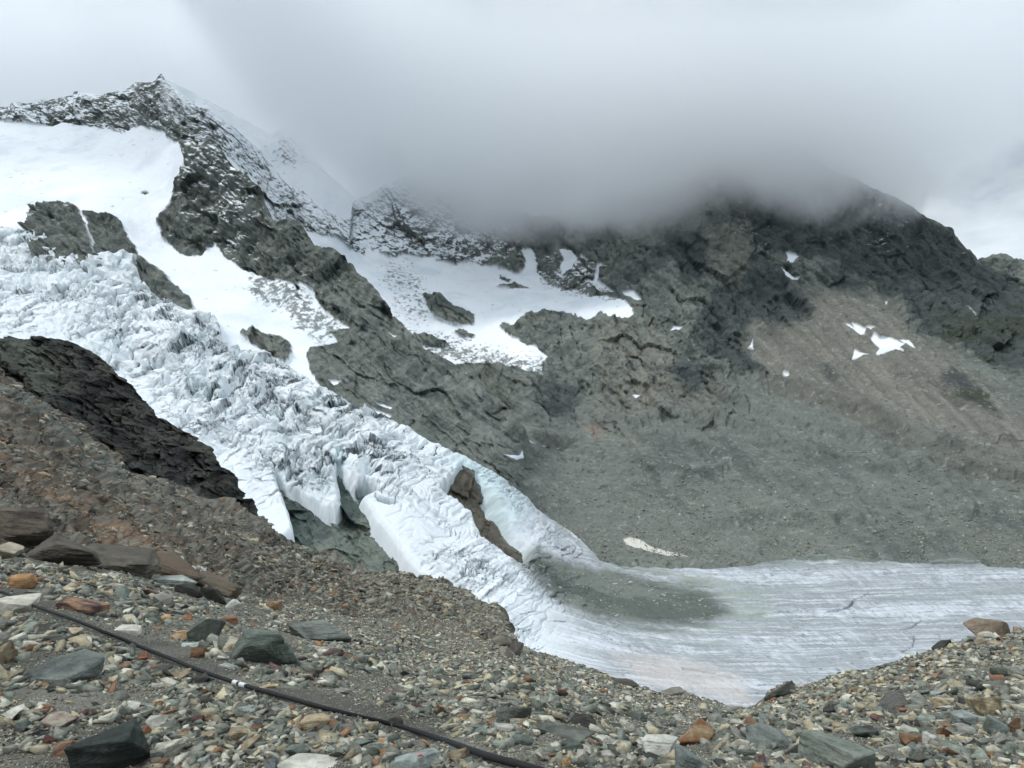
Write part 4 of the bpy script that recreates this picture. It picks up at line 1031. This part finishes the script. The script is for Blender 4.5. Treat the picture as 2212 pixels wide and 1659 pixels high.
G_, GG, LT, TN, RU, DK, PU = (112, 114, 106), (88, 102, 97), (160, 160, 148), (150, 130, 98), (120, 78, 50), (50, 54, 53), (80, 52, 52)
HERO = [
 ('dark brown rock ledge jutting from the slope at the left frame edge', -60, 112, 1098, 1172, 'slab', (62, 58, 52), (92, 84, 72), -.12, 1.0),
 ('long dark brown layered ledge over a black hollow, above the orange brown loaf shaped stone', 30, 215, 1158, 1222, 'slab', (66, 62, 56), (86, 80, 70), -.10, 1.0),
 ('grey brown ledge continuing right of the long dark layered ledge', 165, 350, 1176, 1246, 'block', (78, 76, 68), (98, 92, 80), -.30, 1.0),
 ('rust stained ledge beside the small meltwater thread', 290, 440, 1196, 1262, 'slab', (96, 80, 66), (84, 76, 64), -.42, 1.0),
 ('low brown ledge at the near rim of the slope, above the black ribbed block', 400, 520, 1236, 1290, 'slab', (88, 80, 68), (104, 92, 74), -.40, .9),
 ('cream slab at the left frame edge just under the brown ledges', -40, 50, 1172, 1210, 'slab', (150, 142, 120), None, -.2, .6),
 ('orange brown loaf shaped stone lying alone on dark grit at the upper left', 17, 80, 1239, 1268, 'round', (150, 105, 62), None, 0, .2),
 ('pale grey boulder at the left frame edge where the black hose comes in', -25, 87, 1283, 1331, 'wedge', (158, 156, 142), None, 0, .3),
 ('purple and tan log shaped rock above the hose at the left', 123, 237, 1288, 1333, 'slab', (84, 60, 66), (150, 112, 78), 0, .6),
 ('small tan stone just above the hose, right of the purple log shaped rock', 240, 285, 1334, 1352, 'wedge', (176, 150, 104), None, 0, .3),
 ('white flat stone beside the hose, below the small tan stone', 247, 305, 1350, 1379, 'slab', (186, 186, 172), None, 0, .5),
 ('round ochre stone above the tan triangular one', 345, 373, 1327, 1350, 'round', (170, 132, 86), None, 0, .3),
 ('small round rusty stone just right of the round ochre stone', 393, 416, 1328, 1345, 'round', (150, 96, 62), None, 0, .3),
 ('dark green grey block leaning on the large layered block', 405, 486, 1339, 1404, 'block', (72, 84, 78), None, 0, .3),
 ('large green grey layered block with a square right end, centre left', 482, 655, 1362, 1455, 'block', (84, 98, 90), None, -.1, 1.0),
 ('rusty brown layered rock on top of the large layered block', 437, 513, 1331, 1364, 'slab', (104, 68, 48), (140, 98, 66), 0, 1.0),
 ('tan triangular stone left of the dark green grey block', 370, 423, 1362, 1390, 'pyramid', (168, 132, 92), None, 0, .3),
 ('white and orange stone wedged between the two green grey blocks', 480, 553, 1376, 1427, 'pyramid', (176, 168, 146), (168, 104, 52), 0, .4),
 ('long thin pale slab on top of the black block at the bench edge', 330, 424, 1243, 1273, 'slab', (122, 134, 128), None, -.12, .8),
 ('black shaded block under the long thin pale slab', 373, 440, 1261, 1300, 'block', (40, 42, 42), None, -.1, .8),
 ('black ribbed block right of the one under the pale slab', 428, 488, 1270, 1310, 'block', (42, 42, 40), None, -.15, .8),
 ('pale triangular stone at the right end of the black ribbed block', 483, 521, 1295, 1323, 'pyramid', (165, 170, 160), None, 0, .3),
 ('reddish brown cube shaped stone below the long thin pale slab', 310, 348, 1274, 1296, 'block', (98, 62, 46), None, 0, .4),
 ('lone brown square stone in front of the far debris slope', 575, 609, 1298, 1322, 'block', (128, 96, 66), None, 0, .3),
 ('long grey slab with a dark overhanging face right of the brown square stone', 622, 756, 1340, 1390, 'slab', (112, 122, 116), (70, 76, 72), -.18, .9),
 ('large slate grey boulder with layered face below the hose at the left', 40, 222, 1405, 1484, 'wedge', (82, 94, 92), (112, 126, 122), -.08, 1.0),
 ('tall cream and brown block at the left frame edge', -14, 42, 1385, 1450, 'block', (160, 144, 114), (120, 92, 66), 0, .6),
 ('cream stone at the left frame edge under the tall cream block', -26, 18, 1434, 1478, 'block', (172, 158, 124), None, 0, .4),
 ('light grey flat stone between the hose and the large layered block', 468, 516, 1432, 1454, 'slab', (130, 142, 136), None, 0, .4),
 ('small red stone just below the hose', 292, 326, 1407, 1430, 'pyramid', (138, 84, 66), None, 0, .3),
 ('pale green flat stone below the tan triangular stone', 387, 432, 1388, 1407, 'slab', (148, 162, 154), None, 0, .4),
 ('big black boulder at the bottom left', 143, 322, 1557, 1684, 'block', (42, 54, 54), (58, 70, 70), -0.08, .9),
 ('rust coloured rounded stone left of the big black boulder', 114, 167, 1600, 1645, 'round', (138, 98, 76), None, .2, .5),
 ('dark purple flat stone right of the big black boulder', 394, 443, 1545, 1573, 'slab', (82, 54, 52), None, .2, .5),
 ('light grey blocky stone right of the big black boulder at the bottom', 332, 399, 1597, 1647, 'block', (160, 160, 142), None, 0, .8),
 ('pinkish pale rock above and left of the big black boulder', 87, 165, 1538, 1575, 'round', (158, 148, 132), (140, 104, 92), 0, .5),
 ('pale blue green slab filling the bottom left corner', -60, 180, 1626, 1700, 'slab', (142, 158, 152), None, .05, .5),
 ('long pale slab at the bottom edge left of the red marked stone', 603, 765, 1631, 1690, 'slab', (166, 168, 154), None, 0, .5),
 ('rounded green grey stone above the long pale slab at the bottom', 615, 667, 1608, 1637, 'round', (96, 110, 104), None, 0, .4),
 ('tan knobbly rock below the middle of the hose', 648, 712, 1542, 1581, 'round', (146, 128, 98), None, 0, .5),
 ('blue grey triangular stone below the white taped part of the hose', 513, 561, 1523, 1548, 'slab', (118, 134, 130), None, 0, .4),
 ('dark red cube shaped stone at the left near the bottom', 92, 124, 1588, 1615, 'block', (88, 50, 44), None, 0, .3),
 ('pale square rock up right of the big black boulder', 314, 363, 1545, 1585, 'block', (158, 158, 146), None, 0, .4),
 ('small rust stone touching the pale square rock', 307, 334, 1568, 1590, 'pyramid', (140, 88, 62), None, 0, .3),
 ('blue grey egg shaped stone at the bottom edge', 575, 604, 1637, 1666, 'round', (104, 116, 120), None, 0, .3),
 ('pale green wedge stone near the bottom right of the light grey blocky stone', 423, 465, 1628, 1658, 'wedge', (150, 164, 156), (60, 66, 62), 0, .4),
 ('tan stone lying against the hose right of the white tape', 557, 601, 1477, 1496, 'wedge', (162, 142, 104), None, 0, .3),
 ('dull purple boulder on the open rubble above the hose, centre', 803, 874, 1490, 1521, 'slab', (90, 62, 62), None, 0, .4),
 ('grey brown cube shaped rock half under the hose', 836, 871, 1542, 1581, 'block', (84, 82, 74), None, 0, .4),
 ('grey rock on the rubble near the centre, left of two dark slabs', 1073, 1147, 1528, 1571, 'wedge', (84, 90, 86), None, -.1, .6),
 ('dark grey flat slab right of the lower end of the hose', 1158, 1286, 1565, 1611, 'slab', (74, 82, 76), (100, 108, 100), -.12, .8),
 ('dark pointed rock on top of the dark grey flat slab', 1228, 1287, 1541, 1581, 'wedge', (56, 60, 58), None, -.3, .5),
 ('dark green angular stone under the dark grey flat slab', 1200, 1259, 1601, 1640, 'block', (66, 80, 76), None, 0, .5),
 ('grey boulder topmost of the three perched at the rubble edge above the ice', 1063, 1106, 1374, 1398, 'round', (92, 90, 80), None, -.1, .6),
 ('dark boulder rightmost of the three perched at the rubble edge above the ice', 1100, 1131, 1384, 1418, 'block', (80, 80, 74), None, -.3, .5),
 ('brown grey boulder lowest of the three perched at the rubble edge above the ice', 1077, 1110, 1399, 1426, 'block', (108, 102, 92), None, 0, .5),
 ('small orange stone below the hose, left of the red marked stone', 813, 836, 1594, 1611, 'round', (168, 118, 70), None, 0, .3),
 ('upright ochre stone touching the red marked stone', 842, 862, 1607, 1641, 'block', (170, 132, 76), None, .2, .3),
 ('small rust stone left of the grey rock near the centre', 1052, 1079, 1551, 1573, 'pyramid', (148, 96, 64), None, 0, .3),
 ('tan and brown rock on the rubble above the hose with a dark hollow below', 756, 796, 1464, 1491, 'wedge', (138, 106, 74), None, 0, .4),
 ('orange brown pyramid shaped rock at the bottom centre right', 1452, 1543, 1554, 1624, 'pyramid', (134, 88, 48), (160, 138, 104), -.35, .8),
 ('large pale rock left of the orange brown pyramid', 1388, 1462, 1588, 1645, 'slab', (168, 172, 160), None, -.15, .5),
 ('small ochre stone at the bottom edge near the end of the hose', 1211, 1232, 1637, 1661, 'round', (164, 122, 74), None, 0, .3),
 ('smooth grey green oval boulder with diagonal grooves, right of the orange brown pyramid', 1613, 1703, 1564, 1628, 'round', (98, 110, 106), None, -.45, .9),
 ('cream pointed stone left of the oval boulder', 1570, 1622, 1597, 1633, 'pyramid', (178, 176, 156), None, -.25, .3),
 ('dark green slab under the orange brown pyramid', 1460, 1550, 1608, 1672, 'slab', (88, 102, 100), None, -.3, .7),
 ('very large flat grey green slab at the bottom, right of the oval boulder', 1726, 1890, 1580, 1672, 'slab', (112, 126, 116), (130, 142, 130), -.05, .9),
 ('dark grey stubby rock standing on the right hump', 1894, 1960, 1490, 1541, 'block', (74, 76, 74), None, .1, .6),
 ('cream and tan craggy rock on the right hump', 2086, 2163, 1506, 1551, 'wedge', (172, 156, 118), (110, 96, 70), -.15, .6),
 ('blue grey rounded boulder under the cream craggy rock', 2054, 2112, 1534, 1570, 'round', (118, 130, 128), None, -.15, .6),
 ('green grey faceted block right below the cream craggy rock', 2123, 2180, 1544, 1588, 'block', (92, 106, 100), None, 0, .5),
 ('brown triangular rock near the right frame edge', 2168, 2204, 1551, 1586, 'pyramid', (116, 88, 62), None, -.4, .4),
 ('long rust brown slab on the right hump', 1943, 1998, 1584, 1620, 'slab', (118, 84, 54), None, -.35, .6),
 ('tan flat topped boulder standing on the skyline of the right hump', 2083, 2182, 1336, 1385, 'slab', (130, 114, 96), (112, 98, 82), .22, .6),
 ('pale lumpy rock propping the skyline boulder', 2111, 2148, 1364, 1385, 'round', (150, 146, 130), None, .1, .4),
 ('dark low rock on the skyline left of the tan boulder', 2013, 2057, 1382, 1404, 'wedge', (54, 60, 60), None, .2, .4),
 ('dark rock at the left foot of the right hump beside the ice', 1652, 1718, 1471, 1515, 'wedge', (84, 92, 84), (60, 64, 60), .35, .5),
 ('green stone above the rust brown slab', 1978, 2023, 1541, 1565, 'wedge', (110, 124, 112), None, 0, .4),
 ('dark wedge stone above the very large flat slab', 1836, 1897, 1567, 1596, 'wedge', (80, 92, 86), (52, 58, 56), -.15, .5),
 ('white grey stone right of the long rust brown slab', 1992, 2022, 1581, 1611, 'block', (160, 162, 154), None, 0, .3),
 ('pale green grey stone above the long rust brown slab', 1944, 1987, 1571, 1593, 'round', (140, 146, 132), None, 0, .3),
 ('red brown stone with a dark underside, upper right hump', 2137, 2173, 1458, 1478, 'wedge', (116, 76, 58), None, -.1, .4),
 ('mossy dark green rock above the red brown stone', 2138, 2177, 1441, 1461, 'round', (74, 84, 72), None, -.1, .4),
 ('small black stone left on the right hump', 1778, 1807, 1524, 1545, 'block', (54, 50, 46), None, 0, .4),
 ('light grey flat stone standing out on the right hump', 2009, 2042, 1492, 1508, 'slab', (126, 136, 130), None, 0, .4),
 ('small reddish stone on the skyline right of the tan boulder', 2188, 2207, 1353, 1365, 'round', (142, 100, 84), None, 0, .3),
 ('low dark slab on the rubble edge, left of the lowest point', 1320, 1379, 1466, 1489, 'slab', (70, 66, 60), None, -.2, .7),
 ('low grey slab on the rubble edge at the lowest point', 1423, 1479, 1484, 1502, 'slab', (104, 100, 92), None, 0, .7),
 ('pale green slab at the bottom right corner', 2090, 2142, 1617, 1650, 'slab', (124, 138, 126), None, 0, .5),
]
heroes = []
for i, (lb, x0, x1, y0, y1, shp, c1, c2, tl_, stra) in enumerate(HERO):
    big_r = (x1 - x0) > 60
    o = place_rock('boulder' if big_r else 'rock', lb, x0, x1, y0, y1, shp, c1, c2, tilt=tl_, seed=100 + i, strata=stra, cuts=4 if big_r else 3)
    heroes.append((o, x0, x1, y0, y1, lb))
# a stone with a red painted waymark
def marked_stone():
    x0, x1, y0, y1 = 853, 947, 1617, 1678
    o = place_rock('boulder', 'light grey flat stone with a small red paint mark at the bottom edge', x0, x1, y0, y1, 'slab', (126, 140, 136), None, seed=77, strata=.3, cuts=4)
    dg = bpy.context.evaluated_depsgraph_get(); bpy.context.view_layer.update()
    d = o.location.y
    inv = o.matrix_world.inverted()
    a = inv @ Vector((0, 0, EYE)); tgt = Vector(((907 - CX) / F, 1, (CY - 1633) / F)).normalized()
    dirn = (inv.to_3x3() @ tgt).normalized()
    ok, hit, nrm_, _ = o.ray_cast(a, dirn)
    bm = bmesh.new()
    if ok:
        q = nrm_.to_track_quat('Z', 'Y')
        ring = []
        for k in range(9):
            t = k / 9 * 2 * math.pi; rad = 0.011 * (1 + 0.35 * math.sin(3 * t + 1))
            ring.append(bm.verts.new(hit + q @ Vector((math.cos(t) * rad * 1.1, math.sin(t) * rad, 0.0035))))
        bm.faces.new(ring)
    me = bpy.data.meshes.new('paint_mark'); bm.to_mesh(me); bm.free()
    m = bpy.data.materials.new('red_paint'); m.use_nodes = True
    b = m.node_tree.nodes['Principled BSDF']
    nz = N(m.node_tree, 'ShaderNodeTexNoise', {'Scale': 60.0, 'Detail': 4.0})
    m.node_tree.links.new(ramp(m.node_tree, nz.outputs[0], [(0.35, (0.45, 0.03, 0.035, 1)), (0.7, (0.7, 0.06, 0.07, 1))]), b.inputs['Base Color'])
    b.inputs['Roughness'].default_value = 0.6
    me.materials.append(m)
    p = bpy.data.objects.new('paint_mark', me); sc.collection.objects.link(p); p.parent = o
    return o
ms = marked_stone(); heroes.append((ms, 853, 947, 1617, 1678, 'red marked stone'))

# ---------------------------------------------------------------- medium rocks between them
LAND = [(48, 1254, 'the orange brown loaf stone'), (180, 1310, 'the purple log shaped rock'), (275, 1365, 'the white flat stone by the hose'), (445, 1372, 'the dark leaning block'),
        (570, 1410, 'the large layered block'), (690, 1365, 'the long overhanging slab'), (130, 1445, 'the slate boulder'), (15, 1430, 'the tall cream block'), (232, 1620, 'the big black boulder'),
        (365, 1622, 'the light grey blocky stone'), (420, 1560, 'the dark purple flat stone'), (680, 1560, 'the tan knobbly rock'), (838, 1505, 'the dull purple boulder'), (900, 1645, 'the red marked stone'),
        (855, 1560, 'the cube under the hose'), (1110, 1550, 'the central grey rock'), (1222, 1588, 'the dark flat slab'), (1095, 1400, 'the three perched boulders'), (1500, 1590, 'the orange brown pyramid'),
        (1658, 1596, 'the oval boulder'), (1808, 1620, 'the very large flat slab'), (1926, 1515, 'the dark stubby rock'), (2124, 1528, 'the cream craggy rock'), (1970, 1600, 'the long rust slab'),
        (2132, 1360, 'the skyline boulder'), (1685, 1493, 'the dark ice edge rock'), (2155, 1467, 'the red brown stone'), (520, 1478, 'the white tape on the hose'), (1350, 1478, 'the low dark edge slab'),
        (1000, 1612, 'the lower hose'), (300, 1395, 'the upper hose'), (770, 1478, 'the tan and brown rock')]
KINDS = [('grey', (106, 108, 100), .28), ('green grey', (86, 100, 94), .26), ('pale grey', (152, 152, 140), .16), ('tan', (142, 126, 98), .14), ('rusty', (124, 82, 56), .06), ('dark grey', (56, 60, 58), .08), ('purplish', (82, 58, 58), .02)]
SHN = {'block': ['blocky', 'squarish', 'chunky'], 'slab': ['flat', 'thin', 'plate like'], 'round': ['rounded', 'blunt', 'lumpy'], 'wedge': ['wedge shaped', 'sloping', 'sharp edged'], 'pyramid': ['pointed', 'peaked', 'triangular']}
used = set(); BOXES = [((a + b) / 2, (c_ + d_) / 2, (b - a) * 1.0, (d_ - c_) * 1.02) for _, a, b, c_, d_, _l in heroes]
placed = [((a + b) / 2, (c_ + d_) / 2, (b - a)) for _, a, b, c_, d_, _l in heroes]
rr_ = random.Random(21); cnt = 0; tries = 0
while cnt < 215 and tries < 9000:
    tries += 1
    x = rr_.uniform(5, 2205); top = max(float(yF(x)), float(low(np.array([x]))[0]) if x < 1140 else 0) + 6
    y = rr_.uniform(top, 1652)
    y = y if rr_.random() > 0.25 else rr_.uniform(max(top, 1520), 1652)
    d = float(DF(x, y)); w = min(0.05 * (1 - rr_.random() * 0.93) ** (-1 / 2.2) * 2.0, 0.5) * F / d
    w = min(max(w, 13), 46)
    if any(abs(x - a) < (w + ww) * 0.46 and abs(y - b) < (w + ww) * 0.24 for a, b, ww in placed): continue
    if ldist(np.array([x]), np.array([y]), HP, 60)[0] < w * 0.5 + 8: continue
    if grit(np.array([x]), np.array([y]))[0] > 0.3 and rr_.random() < 0.85: continue
    k = rr_.choices(range(len(KINDS)), [q[2] for q in KINDS])[0]
    shp = rr_.choice(['block', 'slab', 'slab', 'wedge', 'round', 'pyramid', 'wedge'])
    hgt = w * {'block': .62, 'slab': .36, 'round': .6, 'wedge': .48, 'pyramid': .66}[shp] * rr_.uniform(.8, 1.15)
    lx, ly, ln = min(LAND, key=lambda q: ((q[0] - x) ** 2 + (2 * (q[1] - y)) ** 2))
    ddx, ddy = x - lx, (y - ly) * 2
    dist = math.hypot(ddx, ddy)
    side = ('right of' if ddx > 0 else 'left of') if abs(ddx) > 1.6 * abs(ddy) else (('below' if ddy > 0 else 'above') if abs(ddy) > 1.6 * abs(ddx) else (('down' if ddy > 0 else 'up') + (' and right of' if ddx > 0 else ' and left of')))
    dn = 'just' if dist < 70 else ('close' if dist < 160 else 'far')
    lab = None
    for _ in range(30):
        sz_ = 'small' if w < 18 else ('medium' if w < 27 else 'large')
        cand = f"{sz_} {KINDS[k][0]} {rr_.choice(SHN[shp])} rock {dn} {side} {ln}"
        if cand not in used and len(cand.split()) <= 16: lab = cand; break
        k = rr_.choices(range(len(KINDS)), [q[2] for q in KINDS])[0]
    if lab is None: continue
    used.add(lab)
    fk = rr_.uniform(.9, 1.14); base_c = tuple(min(255, int(v * fk)) for v in KINDS[k][1])
    place_rock('rock', lab, x - w / 2, x + w / 2, y - hgt, y, shp, base_c, None, tilt=rr_.uniform(-.3, .2), lean=rr_.uniform(-.2, .2), seed=400 + cnt, strata=rr_.uniform(.2, .9), cuts=2,
               group='loose rocks scattered over the moraine', yaw=rr_.uniform(0, 6.28))
    placed.append((x, y, w)); BOXES.append((x, y - hgt * 0.35, w * 0.9, hgt * 0.9)); cnt += 1

gr = merge_stones('gravel', 212000, (-320, 2530), ysel_debris, size_debris, groundmix=0.12, tilt=0.36, seed=3)
gr['label'] = 'angular gravel and small stones covering the moraine in the foreground'

# ================================================================== HOSE
def catmull(pts, n):
    p = np.array(pts, float); out = []
    for i in range(len(p) - 1):
        p0, p1, p2, p3 = p[max(i - 1, 0)], p[i], p[i + 1], p[min(i + 2, len(p) - 1)]
        for k in range(n):
            t = k / n
            out.append(0.5 * ((2 * p1) + (-p0 + p2) * t + (2 * p0 - 5 * p1 + 4 * p2 - p3) * t * t + (-p0 + 3 * p1 - 3 * p2 + p3) * t ** 3))
    out.append(p[-1]); return np.array(out)
hp = catmull(HP, 14)
R_H = 0.0122
dh = DF(hp[:, 0], hp[:, 1])
pp = to3(hp[:, 0], hp[:, 1], dh * 0.962)
def tube_mesh(name, path, rad, mat, segs=14, caps=True):
    bm = bmesh.new(); rings = []
    n = len(path)
    for i in range(n):
        t = Vector(path[min(i + 1, n - 1)]) - Vector(path[max(i - 1, 0)]); t.normalize()
        s_ = t.cross(Vector((0, 0, 1))).normalized(); u_ = s_.cross(t)
        rings.append([bm.verts.new(Vector(path[i]) + (s_ * math.cos(a) + u_ * math.sin(a)) * rad) for a in [k / segs * 2 * math.pi for k in range(segs)]])
    for a, b in zip(rings[:-1], rings[1:]):
        for k in range(segs): bm.faces.new((a[k], a[(k + 1) % segs], b[(k + 1) % segs], b[k]))
    if caps: bm.faces.new(rings[0][::-1]); bm.faces.new(rings[-1])
    bmesh.ops.recalc_face_normals(bm, faces=bm.faces[:])
    for f in bm.faces: f.smooth = True
    me = bpy.data.meshes.new(name); bm.to_mesh(me); bm.free(); me.materials.append(mat)
    return me
def simple(name, c1, c2, scale, rough, bump=0.2):
    m = bpy.data.materials.new(name); m.use_nodes = True; nt = m.node_tree
    b = nt.nodes['Principled BSDF']; b.inputs['Roughness'].default_value = rough
    g = N(nt, 'ShaderNodeNewGeometry')
    nz = N(nt, 'ShaderNodeTexNoise', {'Vector': g.outputs['Position'], 'Scale': scale, 'Detail': 5.0, 'Roughness': 0.65})
    nt.links.new(ramp(nt, nz.outputs[0], [(0.35, c1), (0.68, c2)]), b.inputs['Base Color'])
    bp = N(nt, 'ShaderNodeBump', {'Strength': bump, 'Distance': 0.002, 'Height': nz.outputs[0]})
    nt.links.new(bp.outputs[0], b.inputs['Normal'])
    return m
M_rubber = simple('black_polyethylene', (0.004, 0.005, 0.007, 1), (0.010, 0.011, 0.012, 1), 40, 0.8)
M_tape = simple('white_tape', (0.6, 0.62, 0.62, 1), (0.78, 0.8, 0.8, 1), 90, 0.6)
hose = bpy.data.objects.new('hose', None); sc.collection.objects.link(hose)
base_pt = Vector(pp[len(pp) // 2]); hose.location = base_pt
hose['label'] = 'black rubber hose running diagonally across the rubble with two white tape bands'; hose['category'] = 'hose'
rel = [Vector(p) - base_pt for p in pp]
ob = bpy.data.objects.new('tube', tube_mesh('tube', rel, R_H, M_rubber)); sc.collection.objects.link(ob); ob.parent = hose
def at_x(xv):
    i = int(np.searchsorted(hp[:, 0], xv)); f = (xv - hp[i - 1, 0]) / (hp[i, 0] - hp[i - 1, 0])
    return rel[i - 1].lerp(rel[i], f)
for a, b in ((505, 514), (519, 531)):
    me = tube_mesh('tape_band', [at_x(a + (b - a) * k / 4) for k in range(5)], R_H * 1.16, M_tape)
    ob = bpy.data.objects.new('tape_band', me); sc.collection.objects.link(ob); ob.parent = hose

# ================================================================== HUT ON THE ICE MARGIN
def box(bm, a, b):
    r = bmesh.ops.create_cube(bm, size=1.0)
    for v in r['verts']: v.co = Vector([L(a[i], b[i], v.co[i] + 0.5) for i in range(3)])
def piece(name, boxes, mat, parent, bev=0.03):
    bm = bmesh.new()
    for a, b in boxes: box(bm, a, b)
    bmesh.ops.bevel(bm, geom=bm.edges[:], offset=bev, segments=1, affect='EDGES')
    me = bpy.data.meshes.new(name); bm.to_mesh(me); bm.free(); me.materials.append(mat)
    o = bpy.data.objects.new(name, me); sc.collection.objects.link(o); o.parent = parent
    return o
M_blue = simple('blue_sheet_metal', (0.015, 0.025, 0.06, 1), (0.03, 0.045, 0.09, 1), 3, 0.5)
M_grey = simple('grey_metal', (0.12, 0.12, 0.13, 1), (0.2, 0.2, 0.21, 1), 3, 0.5)
hutp = to3(np.array([1836.0]), np.array([1220.5]), D1(np.array([1836.0]), np.array([1220.5])) - 14)[0]
hut = bpy.data.objects.new('hut', None); sc.collection.objects.link(hut)
hut.location = hutp; hut['label'] = 'tiny dark blue hut standing on the ice at the far margin of the glacier'; hut['category'] = 'hut'
piece('wall', [((-1.6, -1.3, 0.4), (1.6, 1.3, 2.6))], M_blue, hut)
piece('roof', [((-1.8, -1.5, 2.6), (1.8, 1.5, 2.8))], M_grey, hut)
piece('door', [((-0.4, -1.36, 0.45), (0.4, -1.303, 2.3))], M_grey, hut, 0.01)
for sx in (-1.3, 1.3): piece('skid', [((sx - 0.12, -1.4, -1.2), (sx + 0.12, 1.4, 0.4))], M_grey, hut)

# ================================================================== CLOUD
def build_cloud():
    x0, x1, y0, y1, z0, z1 = -2800, 2500, 2100, 3800, 330, 1750
    bm = bmesh.new()
    bmesh.ops.create_cube(bm, size=1.0)
    for v in bm.verts:
        v.co = Vector((L(x0, x1, v.co.x + 0.5), L(y0, y1, v.co.y + 0.5), L(z0, z1, v.co.z + 0.5)))
    me = bpy.data.meshes.new('cloud'); bm.to_mesh(me); bm.free()
    o = bpy.data.objects.new('cloud', me); sc.collection.objects.link(o)
    m = bpy.data.materials.new('cloud_vapour'); m.use_nodes = True
    nt = m.node_tree; nt.nodes.clear()
    out = N(nt, 'ShaderNodeOutputMaterial')
    g = N(nt, 'ShaderNodeNewGeometry')
    sp = N(nt, 'ShaderNodeSeparateXYZ', {0: g.outputs['Position']})
    u = math_(nt, 'DIVIDE', math_(nt, 'SUBTRACT', sp.outputs[0], x0), x1 - x0)
    fc = nt.nodes.new('ShaderNodeFloatCurve'); nt.links.new(u, fc.inputs['Value'])
    base = [(-2800, 1500), (-1500, 1480), (-1150, 1320), (-950, 1040), (-822, 850), (-660, 715), (-562, 640), (-335, 575), (-10, 490), (315, 480), (560, 500), (800, 500), (1047, 500), (1290, 530), (1453, 610), (1600, 900), (1800, 1230), (2200, 1450), (2500, 1500)]
    cvm = fc.mapping.curves[0]
    pts = [((bx - x0) / (x1 - x0), bz / 2050.0) for bx, bz in base]
    cvm.points[0].location = pts[0]; cvm.points[1].location = pts[-1]
    for p in pts[1:-1]: cvm.points.new(*p)
    fc.mapping.update()
    zb = math_(nt, 'MULTIPLY', fc.outputs[0], 2050.0)
    nz1 = N(nt, 'ShaderNodeTexNoise', {'Vector': g.outputs['Position'], 'Scale': 1 / 380.0, 'Detail': 6.0, 'Roughness': 0.62, 'Distortion': 0.6})
    rear = math_(nt, 'MULTIPLY', math_(nt, 'DIVIDE', math_(nt, 'SUBTRACT', sp.outputs[1], 3190.0), 250.0, clamp=True), 380.0)
    hgt = math_(nt, 'ADD', math_(nt, 'SUBTRACT', sp.outputs[2], zb), rear)
    nz2 = N(nt, 'ShaderNodeTexNoise', {'Vector': g.outputs['Position'], 'Scale': 1 / 130.0, 'Detail': 4.0, 'Roughness': 0.6, 'Distortion': 0.8})
    nn = math_(nt, 'ADD', math_(nt, 'MULTIPLY', math_(nt, 'SUBTRACT', nz1.outputs[0], 0.5), 720.0), math_(nt, 'MULTIPLY', math_(nt, 'SUBTRACT', nz2.outputs[0], 0.5), 300.0))
    e = math_(nt, 'DIVIDE', math_(nt, 'ADD', hgt, nn), 130.0, clamp=True)
    topf = math_(nt, 'SUBTRACT', 1.0, math_(nt, 'DIVIDE', math_(nt, 'SUBTRACT', hgt, 480.0), 260.0, clamp=True))
    den = math_(nt, 'MULTIPLY', math_(nt, 'MULTIPLY', math_(nt, 'POWER', e, 1.6), topf), CLOUD_K)
    v = N(nt, 'ShaderNodeVolumePrincipled', {'Color': (0.985, 0.992, 1.0, 1), 'Density': den, 'Anisotropy': 0.6})
    nt.links.new(v.outputs[0], out.inputs['Volume'])
    m.cycles.volume_step_rate = 0.22
    o.data.materials.append(m)
    o['kind'] = 'stuff'; o['label'] = 'grey cloud bank lying on the mountain tops'
    return o
CLOUD_K = 0.0075
cloud_ob = build_cloud()
